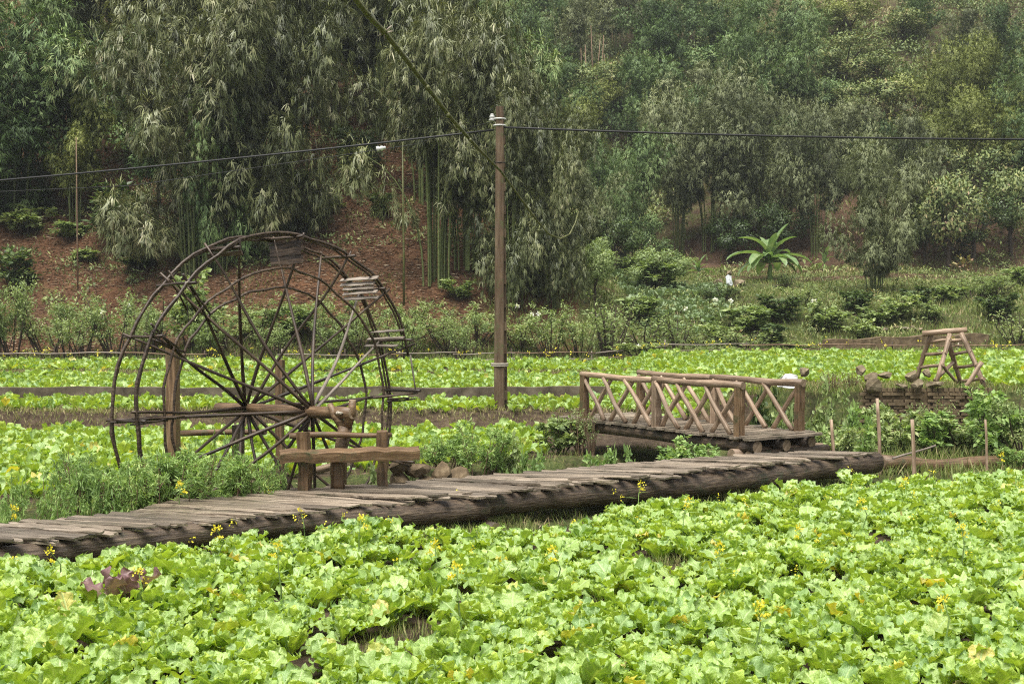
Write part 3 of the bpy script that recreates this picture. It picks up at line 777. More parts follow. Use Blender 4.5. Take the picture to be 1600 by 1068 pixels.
# ================================================================== UTILITY POLE and cables
PD = 30.2
pb = at(781, 655, PD)
pole = thing('utility_pole', (pb.x, PD, hz(pb.x, PD)), 'tall weathered brown concrete utility pole rising from the field', 'utility pole')
ptop = at(780.5, 167, PD).z - pole.location.z
def taper_box(name, x0, x1, y0, y1, xt0, xt1, yt0, yt1, z0, z1, mat, parent, seg=10):
    """shaft standing along local +X so the grain follows it"""
    V, F = [], []
    for i in range(seg + 1):
        t = i / seg
        z = z0 + (z1 - z0) * t
        a, b, c, d = x0 + (xt0 - x0) * t, x1 + (xt1 - x1) * t, y0 + (yt0 - y0) * t, y1 + (yt1 - y1) * t
        ch = 0.12 * (b - a)
        V += [(z, -(a + ch), c), (z, -(b - ch), c), (z, -b, c + ch), (z, -b, d - ch), (z, -(b - ch), d), (z, -(a + ch), d), (z, -a, d - ch), (z, -a, c + ch)]
    for i in range(seg):
        for k in range(8):
            F.append((i * 8 + k, i * 8 + (k + 1) % 8, (i + 1) * 8 + (k + 1) % 8, (i + 1) * 8 + k))
    F += [tuple(range(8))[::-1], tuple(range(seg * 8, seg * 8 + 8))]
    me = bpy.data.meshes.new(name); me.from_pydata(V, [], F); me.materials.append(mat)
    return link(name, me, parent, Matrix(((0, -1, 0, 0), (0, 0, 1, 0), (1, 0, 0, 0), (0, 0, 0, 1))))
taper_box('shaft', -0.15, 0.115, -0.14, 0.0, -0.095, 0.09, -0.1, 0.0, -0.4, ptop, M['pole'], pole, 14)
taper_box('rear_flange', -0.06, 0.20, 0.14, 0.26, -0.04, 0.10, 0.08, 0.16, -0.4, ptop * 0.985, M['pole'], pole, 10)
for i in range(12):
    z = 0.25 + i * (ptop - 0.6) / 12
    k = 1 - 0.3 * z / ptop
    taper_box('web_bar', -0.04 * k, 0.185 * k, -0.005, 0.15 * k, -0.04 * k, 0.185 * k, -0.005, 0.15 * k, z, z + 0.22, M['pole'], pole, 1)
def ring(z, r, rad, mat, name='band'):
    P = [Vector((pole.location.x - 0.005 + math.cos(a) * r, PD + 0.03 + math.sin(a) * r * 0.95, pole.location.z + z)) for a in np.linspace(0, 2 * math.pi, 17)]
    return tube(name, P, [rad] * 17, mat, pole, 6)
ring(ptop - 0.30, 0.145, 0.022, M['white']); ring(ptop - 0.46, 0.145, 0.022, M['white']); ring(ptop - 1.38, 0.155, 0.012, M['black'])
ring(at(0, 568, PD).z - pole.location.z, 0.205, 0.022, M['rope'], 'rope'); ring(at(0, 571, PD).z - pole.location.z, 0.205, 0.02, M['rope'], 'rope')
def lathe(name, prof, mat, parent, loc, sides=12, rot=None):
    V, F = [], []
    for r, z in prof:
        for k in range(sides):
            a = 2 * math.pi * k / sides
            V.append((r * math.cos(a), r * math.sin(a), z))
    for i in range(len(prof) - 1):
        for k in range(sides):
            F.append((i * sides + k, i * sides + (k + 1) % sides, (i + 1) * sides + (k + 1) % sides, (i + 1) * sides + k))
    F += [tuple(range(sides))[::-1], tuple(range((len(prof) - 1) * sides, len(prof) * sides))]
    me = bpy.data.meshes.new(name); me.from_pydata(V, [], F); me.materials.append(mat)
    for p in me.polygons: p.use_smooth = len(p.vertices) == 4
    m = Matrix.Translation(loc)
    return link(name, me, parent, m @ rot if rot else m)
INS = [(0.03, -0.09), (0.075, -0.085), (0.08, -0.04), (0.045, -0.02), (0.07, 0.0), (0.07, 0.035), (0.04, 0.06), (0.05, 0.085), (0.02, 0.1)]
ip = at(769, 184, PD)
lathe('insulator', INS, M['white'], pole, rel(ip, pole))
tube('bracket', [ip + Vector((0, 0, -0.02)), at(776, 190, PD)], [0.015, 0.015], M['black'], pole, 6)
def cable(name, P, r, label, mat='black', sag=0.0):
    pts = []
    for i in range(len(P) - 1):
        n = 14
        for k in range(n):
            t = k / n
            pts.append(P[i].lerp(P[i + 1], t) - Vector((0, 0, sag * 4 * t * (1 - t))))
    pts.append(P[-1])
    o = tube(name, pts, [r] * len(pts), M[mat], None, 6)
    return tag(o, label, 'cable')
cable('power_cable', [at(-700, 330, 30.0), at(0, 282, 30.0), at(772, 203, PD - 0.05)], 0.027, 'thick black cable sagging from the pole towards the wheel side', sag=0.05)
cable('power_cable', [at(786, 199, PD - 0.05), at(1600, 218, 31), at(2300, 222, 32)], 0.027, 'thick black cable running from the pole over the footbridge side', sag=0.06)
w0 = cable('thin_wire', [at(-500, 322, 36), at(205, 290, 36), at(592, 234, 38), at(645, 226, 38), at(776, 188, PD + 0.1)], 0.010, 'thin wire carrying a white insulator below the thick cable')
o = lathe('insulator', [(r * 1.1, z * 1.6) for r, z in INS], M['white'], None, at(595, 232, 38), rot=Matrix.Rotation(R(80), 4, 'Y'))
tag(o, 'white insulator hanging on the thin wire in front of the bamboo', 'insulator')
cable('thin_wire', [at(1090, 240, 45), at(1190, 256, 46), at(1420, 282, 50)], 0.008, 'faint thin wire stretched before the far bamboo clumps')

# long bamboo culm arching in from above and hooking past the pole
cu = thing('arching_bamboo_culm', (-6.4, 11.6, 0), 'long green bamboo culm arching down from above, crossing the utility pole', 'bamboo')
cpts = [(Vector((-6.4, 11.6, -0.2)), .075), (Vector((-6.3, 11.7, 3.5)), .073), (Vector((-5.9, 12.0, 6.5)), .07), (Vector((-4.7, 12.5, 8.2)), .064), (Vector((-3.1, 13.0, 8.0)), .06)]
for px, py, d, r in ((553, -5, 13.6, 5.5), (575, 24, 14, 5.4), (600, 50, 14.4, 5.2), (640, 100, 15, 4.8), (670, 140, 15.5, 4.3), (705, 185, 16, 3.6), (745, 230, 16.6, 3.0), (783, 268, 17.2, 2.3), (812, 308, 17.8, 1.9), (840, 346, 18.3, 1.7), (858, 366, 18.6, 1.6), (875, 373, 18.9, 1.5), (890, 366, 19.1, 1.4), (899, 348, 19.2, 1.3), (904, 330, 19.3, 1.2)):
    cpts.append((at(px, py, d), .82 * r / F_PX * d))
tube('culm', [c[0] for c in cpts], [c[1] for c in cpts], M['bamboopole'], cu, 9)
for px, py, d, r in ((575, 24, 14, 6.2), (600, 50, 14.4, 6.4), (620, 75, 14.7, 5.8), (645, 106, 15.05, 5.4), (668, 137, 15.4, 5), (700, 180, 15.9, 4.2), (735, 219, 16.4, 3.6)):
    a, b = at(px - 1.5, py - 2, d), at(px + 1.5, py + 2, d)
    tube('node_ring', [a, b], [.84 * r / F_PX * d] * 2, M['bamboopole'], cu, 9)
for (x0, y0, x1, y1) in ((602, 50, 612, 40), (600, 52, 590, 57), (598, 50, 601, 62), (604, 52, 614, 49)):
    tube('branch_stub', [at(x0, y0, 14.4), at((x0 + x1) / 2 + 1, (y0 + y1) / 2 - 1, 14.4), at(x1, y1, 14.4)], [0.012, 0.009, 0.005], M['wheelpale'], cu, 5)

# ================================================================== FIELD KERB, FENCE
def long_box(name, pts, w, h0, h1, mat, label, cat, seg=0.8):
    V, F = [], []
    for i in range(len(pts)):
        d = (pts[min(i + 1, len(pts) - 1)] - pts[max(i - 1, 0)]); n = Vector((-d.y, d.x, 0)).normalized() * w / 2
        p = pts[i]; e = random.uniform(-0.02, 0.02)
        V += [p - n + Vector((0, 0, h0)), p + n + Vector((0, 0, h0)), p + n + Vector((0, 0, h1 + e)), p - n + Vector((0, 0, h1 + e))]
    for i in range(len(pts) - 1):
        for k in range(4):
            F.append((i * 4 + k, i * 4 + (k + 1) % 4, i * 4 + 4 + (k + 1) % 4, i * 4 + 4 + k))
    F += [(3, 2, 1, 0), tuple(len(pts) * 4 - 4 + k for k in range(4))]
    me = bpy.data.meshes.new(name); me.from_pydata(V, [], F); me.materials.append(mat)
    return tag(link(name, me), label, cat)
kp = []
for i in range(42):
    x = -26 + i * 0.7
    yy = 33.7 + 0.02 * x + 0.05 * math.sin(i * 0.7)
    kp.append(Vector((x, yy, hz(x, yy))))
long_box('concrete_kerb', kp, 0.22, -0.4, 0.38, M['concrete'], 'low grey concrete irrigation kerb crossing the far mustard beds', 'kerb')
fence = thing('bamboo_fence', (0, 50.2, hz(0, 50.2)), 'low bamboo pole fence along the far edge of the mustard beds', 'fence')
fx = -27.0
while fx < 34:
    y = 50.2 + 0.4 * math.sin(fx * 0.2)
    g = hz(fx, y)
    log('post', (fx, y, g - 0.2), (fx + rg.uniform(-.05, .05), y, g + rg.uniform(0.55, 0.75)), 0.035, 0.03, M['wheelpale'] if rg.random() < .4 else M['twig'], fence, 6, 3)
    L_ = rg.uniform(2.2, 3.4)
    y2 = 50.2 + 0.4 * math.sin((fx + L_) * 0.2); g2 = hz(fx + L_, y2)
    for hh in (0.48, 0.22):
        if rg.random() < 0.92:
            log('rail', (fx - .15, y - .05, g + hh + rg.uniform(-.04, .04)), (fx + L_ + .15, y2 - .05, g2 + hh + rg.uniform(-.05, .05)), 0.028, 0.024, M['wheelpale'] if rg.random() < .6 else M['dry_stem'], fence, 6, 4, 0.04)
    fx += L_

# ================================================================== BRICK WALL, STONES, TRESTLE on the right terrace
wl0, wl1 = at(1352, 607, 27.0), at(1552, 607, 27.0)
bwl = thing('brick_wall', (wl0.x, 27.0, 0.0), 'old mud-brown brick retaining wall below the wooden trestle', 'wall')
BR = [board_mesh('brick', 0.235, 0.11, 0.062, M['brick'], 80 + k, 2, 0.035, 1) for k in range(5)]
ztop = at(0, 609, 27.0).z
row = 0
z = ztop
Lw = wl1.x - wl0.x
me = bpy.data.meshes.new('mortar_core')
cx0, cx1, cy0, cy1, cz0, cz1 = 0.03, Lw - 0.03, 0.03, 0.32, -0.4, ztop - 0.03
me.from_pydata([(cx0, cy0, cz0), (cx1, cy0, cz0), (cx1, cy1, cz0), (cx0, cy1, cz0), (cx0, cy0, cz1), (cx1, cy0, cz1), (cx1, cy1, cz1), (cx0, cy1, cz1)], [], [(0, 3, 2, 1), (4, 5, 6, 7), (0, 1, 5, 4), (1, 2, 6, 5), (2, 3, 7, 6), (3, 0, 4, 7)])
me.materials.append(M['brick']); link('mortar_core', me, bwl)
HEADER = [board_mesh('brick', 0.11, 0.10, 0.085, M['brick'], 90 + k, 1, 0.04, 1) for k in range(3)]
while z > 0.0 and row < 15:
    x = 0.0
    if row == 0:      # top course of bricks on end with gaps
        while x < Lw:
            link('brick', rg.choice(HEADER), bwl, Matrix.Translation((x, 0.05 + rg.uniform(-.01, .01), z)) @ Matrix.Diagonal((rg.uniform(.75, .9), 1, 1, 1)))
            x += 0.125
        z -= 0.09
    else:
        x = -0.12 * (row % 2)
        while x < Lw:
            if rg.random() < 0.95:
                link('brick', rg.choice(BR), bwl, Matrix.Translation((x, 0.03 + rg.uniform(-.02, .015), z)) @ Matrix.Rotation(R(rg.uniform(-4, 4)), 4, 'Z') @ Matrix.Rotation(R(rg.uniform(-2.5, 2.5)), 4, 'Y') @ Matrix.Diagonal((rg.uniform(.8, 1.02), 1, rg.uniform(.8, 1.1), 1)))
            x += 0.25
        z -= 0.074
    row += 1

def rock(px, py, d, wpx, hpx, label, seed, dep=0.9, mat='stone', sink=0.25):
    c = at(px, py, d); w, h = wpx / F_PX * d / 2, hpx / F_PX * d / 2
    g = hz(c.x, c.y)
    o = link('stone', rock_mesh('stone', w, w * dep, h, M[mat], seed, 2, 0.3), None, Matrix.Translation((c.x, c.y, c.z)) @ Matrix.Rotation(R(random.uniform(-25, 25)), 4, 'Y'))
    return tag(o, label, 'stone', 'stones heaped on the right terrace')
rock(1366, 604, 26.9, 30, 30, 'rounded tan stone at the end of the brick wall top', 1)
rock(1345, 581, 28.2, 22, 22, 'upright tan stone behind the wall beside the brush pile', 2)
rock(1362, 589, 27.6, 26, 20, 'pale slanted stone above the brick wall corner', 3)
rock(1380, 586, 28.0, 30, 18, 'dark flat stone on the heap near the wall corner', 4)
rock(1258, 580, 28.5, 26, 20, 'dark angular stone beside the white sack', 5)
rock(1424, 587, 27.5, 26, 26, 'dark upright stone left of the trestle foot', 6)
rock(1434, 600, 26.9, 30, 22, 'tan stone under the trestle on the wall edge', 7)
rock(1461, 600, 27.0, 32, 18, 'low yellowish stone right under the trestle', 8)
rock(1409, 602, 26.95, 30, 10, 'thin flat slab lying on the brick wall', 9)
rock(1449, 583, 27.8, 18, 18, 'small grey stone behind the trestle leg', 10)
for k, (px, py, w, h) in enumerate(((1398, 511, 22, 10), (1412, 513, 20, 9), (1426, 512, 18, 10), (1385, 514, 16, 8), (1436, 515, 14, 8))):
    d = ground(px, py + 4, 50).y
    c = at(px, py, d)
    o = link('pale_stone', rock_mesh('pale_stone', w / F_PX * d / 2, w / F_PX * d / 2, h / F_PX * d / 2, M['wheelpale'] if k % 2 else M['stone'], 30 + k), None, Matrix.Translation(c))
    tag(o, ORD[k] + ' pale stone of the small heap on the far grassy terrace', 'stone', 'pale stones on the far terrace')
tr = thing('wooden_trestle', at(1485, 600, 27.9), 'rough wooden trestle of two leaning ladders on the right terrace', 'trestle')
RM = [M['rail'], M['endgrain']]
dl, dm = 28.5, 27.5
LEG = {'A': ((1455, 520, 28.3), (1430, 600, 28.9)), 'M': ((1484, 522, 27.9), (1463, 596, 27.3)), 'I': ((1481, 530, 28.0), (1503, 602, 28.7)), 'Rr': ((1502, 520, 27.9), (1539, 604, 27.4))}
def tl(name, a, b, r): return log(name, at(*a), at(*b), r, r * 0.85, RM, tr, 8, 5, 0.012)
for k, (a, b) in LEG.items(): tl('leg', a, b, 0.06)
def on(k, y):
    a, b = LEG[k]; t = (y - a[1]) / (b[1] - a[1])
    return tuple(a[i] + (b[i] - a[i]) * t for i in range(3))
def rung(k1, y1, k2, y2):
    a, b = on(k1, y1), on(k2, y2)
    e = lambda p, q, f: tuple(p[i] + (q[i] - p[i]) * f for i in range(3))
    tl('rung', e(a, b, -0.12), e(a, b, 1.12), 0.042)
for y1, y2 in ((534, 531), (554, 551), (574, 570)): rung('A', y1, 'M', y2)
for y1, y2 in ((533, 530), (553, 549), (574, 570), (595, 592)): rung('I', y1, 'Rr', y2)
log('top_beam', at(1441, 521, 28.3), at(1511, 515, 28.0), 0.075, 0.065, RM, tr, 10, 5)
tl('brace', (1470, 566, 27.5), (1495, 598, 28.0), 0.04); tl('brace', (1489, 566, 28.2), (1460, 594, 27.6), 0.045)
tl('brace', (1534, 566, 27.0), (1507, 606, 26.95), 0.055)
# white sack on the bank behind the footbridge
sk = at(1233, 597, 25.6)
o = link('white_sack', rock_mesh('white_sack', 0.40, 0.30, 0.20, M['sack'], 77, 3, 0.05), None, Matrix.Translation(sk))
for pl_ in o.data.polygons: pl_.use_smooth = True
tag(o, 'plump white sack lying behind the far railing of the footbridge', 'sack')
st_ = at(1235, 611, 25.6)
o = link('stone', rock_mesh('stone', 0.5, 0.4, max(0.3, (st_.z - hz(st_.x, st_.y)) / 2 + 0.1), M['stone'], 78, 2), None, Matrix.Translation((st_.x, st_.y + 0.05, (st_.z + hz(st_.x, st_.y)) / 2 - 0.1)))
tag(o, 'mossy boulder under the white sack behind the footbridge', 'stone')
# stakes
for px, y0, y1, d, r, lab in ((1299, 655, 702, 21.6, .035, 'short brown stake just past the end of the footbridge logs'), (1371, 622, 706, 21.3, .036, 'tall slim stake at the end of the boardwalk log'), (1425, 655, 745, 20.4, .038, 'crooked leaning stake right of the boardwalk end'), (1539, 655, 750, 20.8, .026, 'thin straight stake among bushes below the brick wall end')):
    t = at(px, y0, d); g = hz(t.x, d)
    o = thing('stake', (t.x, d, g), lab, 'stake')
    log('shaft', (t.x + 0.04, d, g - 0.2), t, r, r * 0.8, [M['rail'], M['endgrain']], o, 8, 6, 0.02)
o = log('fallen_log', at(1375, 726, 21.6), at(1560, 724, 22.4), 0.14, 0.11, [M['post'], M['endgrain']], None, 12, 8, 0.06, 0.12)
tag(o, 'grey-brown fallen log half buried beyond the boardwalk end', 'log')
o = log('bamboo_stick', at(1395, 716, 21.2), at(1462, 696, 21.6), 0.022, 0.016, M['wheelpale'], None, 6, 4, 0.01)
tag(o, 'pale bamboo stick leaning out beside the crooked stake', 'stick')
# stone bank of the ditch between wheel and footbridge
sw = thing('stone_retaining_wall', at(650, 760, 20.5), 'low wall of rough stones on the ditch bank right of the bench', 'wall')
for k, (px, py, w, h) in enumerate(((622, 712, 34, 20), (655, 716, 36, 22), (690, 722, 34, 24), (625, 735, 32, 22), (660, 738, 36, 22), (692, 744, 30, 22), (628, 755, 34, 20), (662, 758, 34, 20), (590, 735, 30, 26), (720, 728, 30, 22))):
    d = 19.9 + 0.008 * (px - 620)
    link('stone', rock_mesh('stone', w / F_PX * d / 1.35, 0.25, h / F_PX * d / 1.3, M['brick'], 50 + k, 2), sw, Matrix.Translation(rel(at(px, py + 16, d), sw)))

# ================================================================== LEAF AND PLANT BUILDERS
def mustard_leaf(seed, nu=8, nv=16, long=False):
    """lobed, crinkled leaf of unit length; base at origin, growing along +X and rising"""
    r = np.random.default_rng(seed)
    th0, th1 = R(r.uniform(66, 86)), R(r.uniform(5, 66))
    v = 1 - (1 - np.linspace(0, 1, nv + 1)) ** 1.45
    th = th0 + (th1 - th0) * v ** 1.5
    dx = np.cos(th); dz = np.sin(th)
    dv = np.diff(v)
    x = np.concatenate([[0], np.cumsum((dx[1:] + dx[:-1]) / 2 * dv)])
    z = np.concatenate([[0], np.cumsum((dz[1:] + dz[:-1]) / 2 * dv)])
    b = np.clip((v - 0.16) / 0.84, 0, 1)
    wid = r.uniform(0.25, 0.34) * np.clip(b, 0, 1) ** .75 * np.sqrt(np.clip(1 - b ** 4.5, 0, 1)) * 1.12
    wid = np.where(b >= 0.999, 0.07, wid)
    wid = np.maximum(wid, 0.022)
    lk = min(0.5 * nv * 0.8, 6.0)
    lob = 1 + (0.10 * np.sin(2 * np.pi * v * r.uniform(.8, 1) * lk + r.uniform(0, 6)) + 0.03 * r.normal(0, 1, nv + 1)) * (b > 0.05)
    lob2 = 1 + (0.10 * np.sin(2 * np.pi * v * r.uniform(.8, 1) * lk + r.uniform(0, 6)) + 0.03 * r.normal(0, 1, nv + 1)) * (b > 0.05)
    u = np.linspace(-1, 1, nu + 1)
    V, UV = [], []
    phs = r.uniform(0, 6, 2)
    cup = r.uniform(-0.02, 0.12); tw = r.uniform(-0.3, 0.3)
    kf = r.uniform(4.0, 6.0)
    for i in range(nv + 1):
        for uu in u:
            w = wid[i] * (lob[i] if uu < 0 else lob2[i])
            y = uu * w
            e = abs(uu)
            ruff = 0.07 * e ** 2 * math.sin(2 * math.pi * v[i] * kf + phs[0 if uu < 0 else 1]) * min(1, b[i] * 3)
            h = cup * e ** 1.5 * (wid[i] > 0.05) + ruff + tw * y * v[i] + r.uniform(-.012, .012)
            V.append((x[i] - math.sin(th[i]) * h + 0.03 * e * e * (i == nv) * -3, y, z[i] + math.cos(th[i]) * h))
            UV.append((uu, v[i]))
    F = []
    for i in range(nv):
        for j in range(nu):
            a = i * (nu + 1) + j
            F.append((a, a + nu + 1, a + nu + 2, a + 1))
    return np.array(V), np.array(F), np.array(UV)
def rotz(a):
    c, s = np.cos(a), np.sin(a); o = np.zeros_like(a); i = np.ones_like(a)
    return np.stack([np.stack([c, -s, o], -1), np.stack([s, c, o], -1), np.stack([o, o, i], -1)], -2)
def roty(a):
    c, s = np.cos(a), np.sin(a); o = np.zeros_like(a); i = np.ones_like(a)
    return np.stack([np.stack([c, o, s], -1), np.stack([o, i, o], -1), np.stack([-s, o, c], -1)], -2)
def rotx(a):
    c, s = np.cos(a), np.sin(a); o = np.zeros_like(a); i = np.ones_like(a)
    return np.stack([np.stack([i, o, o], -1), np.stack([o, c, -s], -1), np.stack([o, s, c], -1)], -2)
def stamp(templates, which, rot, scale, pos, tint):
    """join many copies of template leaves into one V, F, tint, uv set"""
    Vs, Fs, Ts, Us, off = [], [], [], [], 0
    for k, (tv, tf, tuv) in enumerate(templates):
        m = np.where(which == k)[0]
        if not len(m): continue
        v = np.einsum('nij,vj->nvi', rot[m], tv) * scale[m][:, None, None] + pos[m][:, None, :]
        n, p = len(m), len(tv)
        f = tf[None] + (np.arange(n) * p)[:, None, None] + off
        Vs.append(v.reshape(-1, 3)); Fs.append(f.reshape(-1, tf.shape[1])); Ts.append(np.repeat(tint[m], p)); Us.append(np.tile(tuv, (n, 1)))
        off += n * p
    return np.concatenate(Vs), np.concatenate(Fs), np.concatenate(Ts), np.concatenate(Us)

# ------------------------------------------------------------------ mustard plants of the front field
HI = [mustard_leaf(300 + k) for k in range(12)]
TINTS = [0.28, 0.4, 0.5, 0.55, 0.62, 0.68, 0.5, 0.45, 0.34, 0.72, 0.90, 0.58]
HI_ME = [fast_mesh('mustard_leaf', v, f, M['mustard'], tint=np.full(len(v), TINTS[k]), uv=uvs) for k, (v, f, uvs) in enumerate(HI)]
def jitter_grid(x0, x1, y0, y1, sp, seed):
    r = np.random.default_rng(seed)
    xs, ys = np.meshgrid(np.arange(x0, x1, sp), np.arange(y0, y1, sp))
    xs = xs + r.uniform(-.42, .42, xs.shape) * sp; ys = ys + r.uniform(-.42, .42, ys.shape) * sp
    return xs.ravel(), ys.ravel(), r
BARE = [(onz(700, 838, 0), 1.0, .35), (onz(645, 1010, 0), .42, .30), (onz(1030, 893, 0), .75, .28), (onz(780, 828, 0), .5, .35), (onz(560, 1040, 0), .2, .2), (onz(1120, 775, 0), .5, .25), (onz(1200, 770, 0), .6, .3), (onz(930, 960, 0), .25, .18)]
def bare(x, y):
    m = np.zeros(x.shape, bool)
    for c, rx, ry in BARE:
        m |= ((x - c.x) / rx) ** 2 + ((y - c.y) / (ry * 1.6)) ** 2 < 1
    return m
fxs, fys, fr_ = jitter_grid(-9.5, 15.5, 6.0, 23.0, 0.285, 41)
fs, fq = deck_sq(fxs, fys)
right_lim = np.interp(fxs, [5.5, 7, 9, 15], [19.2, 19.4, 20.3, 22.5])
edge = np.where(fxs < 5.8, -0.20 - 0.75 * sstep(4.2, 5.2, fq) * (1 - sstep(6.9, 7.9, fq)) - 0.35 * sstep(8.8, 9.6, fq) * (1 - sstep(12.2, 13, fq)) - 0.12 * fbm(fxs, fys, 9), 99)
keep = (np.where(fxs < 5.8, fs < edge, fys < right_lim)) & (np.abs(fxs) < 0.47 * fys + 1.3) & (~bare(fxs, fys)) & (fys > 6.6) & (fr_.random(len(fxs)) < .94)
fxs, fys = fxs[keep], fys[keep]
order = np.argsort(fys + 0.12 * np.abs(fxs))
invis = np.abs(fxs) > 0.43 * fys + 0.2
vis_low = (CAM_Z - 0.35) / fys * F_PX + HOR < 1085
cand = [i for i in order if (not invis[i]) and vis_low[i]]
near_ids = cand[:300]
rest = np.array([i for i in order if i not in set(near_ids)])
MG = 'mustard plants packed in the front field'
mr = random.Random(12)
for i in near_ids:
    x, y = float(fxs[i]), float(fys[i])
    o = thing('mustard_plant', (x, y, hz(x, y) - 0.015), 'leafy bright green mustard plant in the dense front field', 'plant', MG)
    yel = mr.random() < 0.22
    base_a = mr.uniform(0, 6.28); size = mr.choice((mr.uniform(0.5, .8), mr.uniform(.75, 1.0), mr.uniform(.85, 1.15)))
    nl = mr.randint(10, 12)
    for k in range(nl):
        t = k / (nl - 1)
        a = base_a + k * 2.4 + mr.uniform(-.3, .3)
        Lf = size * (0.40 - 0.12 * t) * mr.uniform(0.85, 1.12)
        tilt = R(24 - 34 * t + mr.uniform(-12, 12))
        v_ = 10 if (yel and k < 1) else mr.choice((0, 1, 2, 3, 4, 5, 6, 7, 8, 9, 11))
        mtx = Matrix.Rotation(a, 4, 'Z') @ Matrix.Translation((0.012, 0, 0)) @ Matrix.Rotation(tilt, 4, 'Y') @ Matrix.Rotation(R(mr.uniform(-22, 22)), 4, 'X') @ Matrix.Scale(Lf, 4)
        link('leaf', HI_ME[v_], o, mtx)

# rest of the front field and the far beds: one mass
MID = [mustard_leaf(340 + k, 4, 9) for k in range(10)]
LOW = [mustard_leaf(380 + k, 2, 5) for k in range(8)]
def plant_leaves(x, y, nl, L0, seed, ntemp, yel=0.06, zoff=0.0):
    r = np.random.default_rng(seed)
    n = len(x)
    z = height(x, y) - 0.015 + zoff
    size = r.uniform(0.55, 1.15, n) * L0 / 0.4
    k = np.tile(np.arange(nl), (n, 1)); t = k / (nl - 1)
    az = r.uniform(0, 6.28, (n, 1)) + k * 2.4 + r.uniform(-.3, .3, (n, nl))
    tilt = np.radians(24 - 34 * t + r.uniform(-12, 12, (n, nl)))
    roll = np.radians(r.uniform(-22, 22, (n, nl)))
    sc = size[:, None] * (0.40 - 0.12 * t) * r.uniform(.85, 1.12, (n, nl))
    tint = np.clip(0.52 + r.normal(0, .11, (n, nl)) + r.normal(0, .08, (n, 1)), 0.1, 0.8)
    tint = np.where((r.random((n, nl)) < yel) & (k < 3), r.uniform(.86, .96, (n, nl)), tint)
    rot = rotz(az.ravel()) @ roty(tilt.ravel()) @ rotx(roll.ravel())
    pos = np.stack([np.repeat(x, nl), np.repeat(y, nl), np.repeat(z, nl)], 1)
    return r.integers(0, ntemp, n * nl), rot, sc.ravel(), pos, tint.ravel()
parts = []
w_, ro, s_, po, ti = plant_leaves(fxs[rest], fys[rest], 11, 0.40, 77, 10, .06)
front_mass = stamp(MID, w_, ro, s_, po, ti)
parts.append(front_mass)
def bed(x0, x1, y0, y1, sp, seed, cond=None, L0=0.42, nl=8, yel=0.04):
    x, y, r = jitter_grid(x0, x1, y0, y1, sp, seed)
    k = np.abs(x) < 0.45 * y + 1.5
    if cond is not None: k &= cond(x, y)
    k &= r.random(len(x)) < 0.94
    x, y = x[k], y[k]
    w_, ro, s_, po, ti = plant_leaves(x, y, nl, L0, seed + 1, 8, yel)
    return stamp(LOW, w_, ro, s_, po, ti)
def sfun(lo):
    return lambda x, y: (deck_sq(x, y)[0] > lo)
parts.append(bed(-14, 2.0, 17, 28.9, 0.34, 501, lambda x, y: (deck_sq(x, y)[0] > 6.2) & (x < 0.7) & (y < 28.5), yel=0.1))
parts.append(bed(-17, 4.0, 29.9, 33.0, 0.36, 503, None, L0=.36))
parts.append(bed(-22, 22, 34.2, 43.3, 0.40, 505, None, L0=0.46))
parts.append(bed(3.0, 14, 27.6, 34.4, 0.38, 507, lambda x, y: (x > 3.2) & ~((x > 5.5) & (x < 11.5) & (y < 30.2)), L0=0.42))
parts.append(bed(-25, 25, 44.3, 49.6, 0.42, 509, None, L0=0.46))
Vs, Fs, Ts, Us, off = [], [], [], [], 0
for v, f, t, u_ in parts:
    Vs.append(v); Fs.append(f + off); Ts.append(t); Us.append(u_); off += len(v)
me = fast_mesh('mustard_greens', np.concatenate(Vs), np.concatenate(Fs), M['mustard_far'], tint=np.concatenate(Ts), uv=np.concatenate(Us))
tag(link('mustard_greens', me), 'rows of bright green mustard filling the front field and far beds', 'crop', kind='stuff')

# purple mustard, flowering stalks
pm = onz(192, 985, 0.0)
o = thing('purple_mustard_plant', (pm.x, pm.y, hz(pm.x, pm.y)), 'dark purple-leaved mustard plant alone among the green ones', 'plant')
PUR = [fast_mesh('leaf', v, f, M['purple'], tint=np.clip(0.3 + 0.5 * (1 - uvs[:, 1]) + RNG.uniform(-.2, .2, len(v)), 0, 1), uv=uvs) for (v, f, uvs) in HI[:5]]
for k in range(13):
    link('leaf', PUR[k % 5], o, Matrix.Rotation(k * 2.4 + 0.4, 4, 'Z') @ Matrix.Rotation(R(12 - 3 * k), 4, 'Y') @ Matrix.Rotation(R((-1) ** k * 14), 4, 'X') @ Matrix.Diagonal((0.55 - 0.015 * k, 0.36, 0.55 - 0.015 * k, 1)))
def flower_head(r, n, rad):
    pos = r.normal(0, rad, (n, 3)); d = unit(pos + np.array([0, 0, .02])); nr = unit(r.normal(0, 1, (n, 3)) + np.array([0, 0, 1]))
    return leaf_quads(pos, d, nr, np.full(n, .024), np.full(n, .02), r.random(n))
STK = []
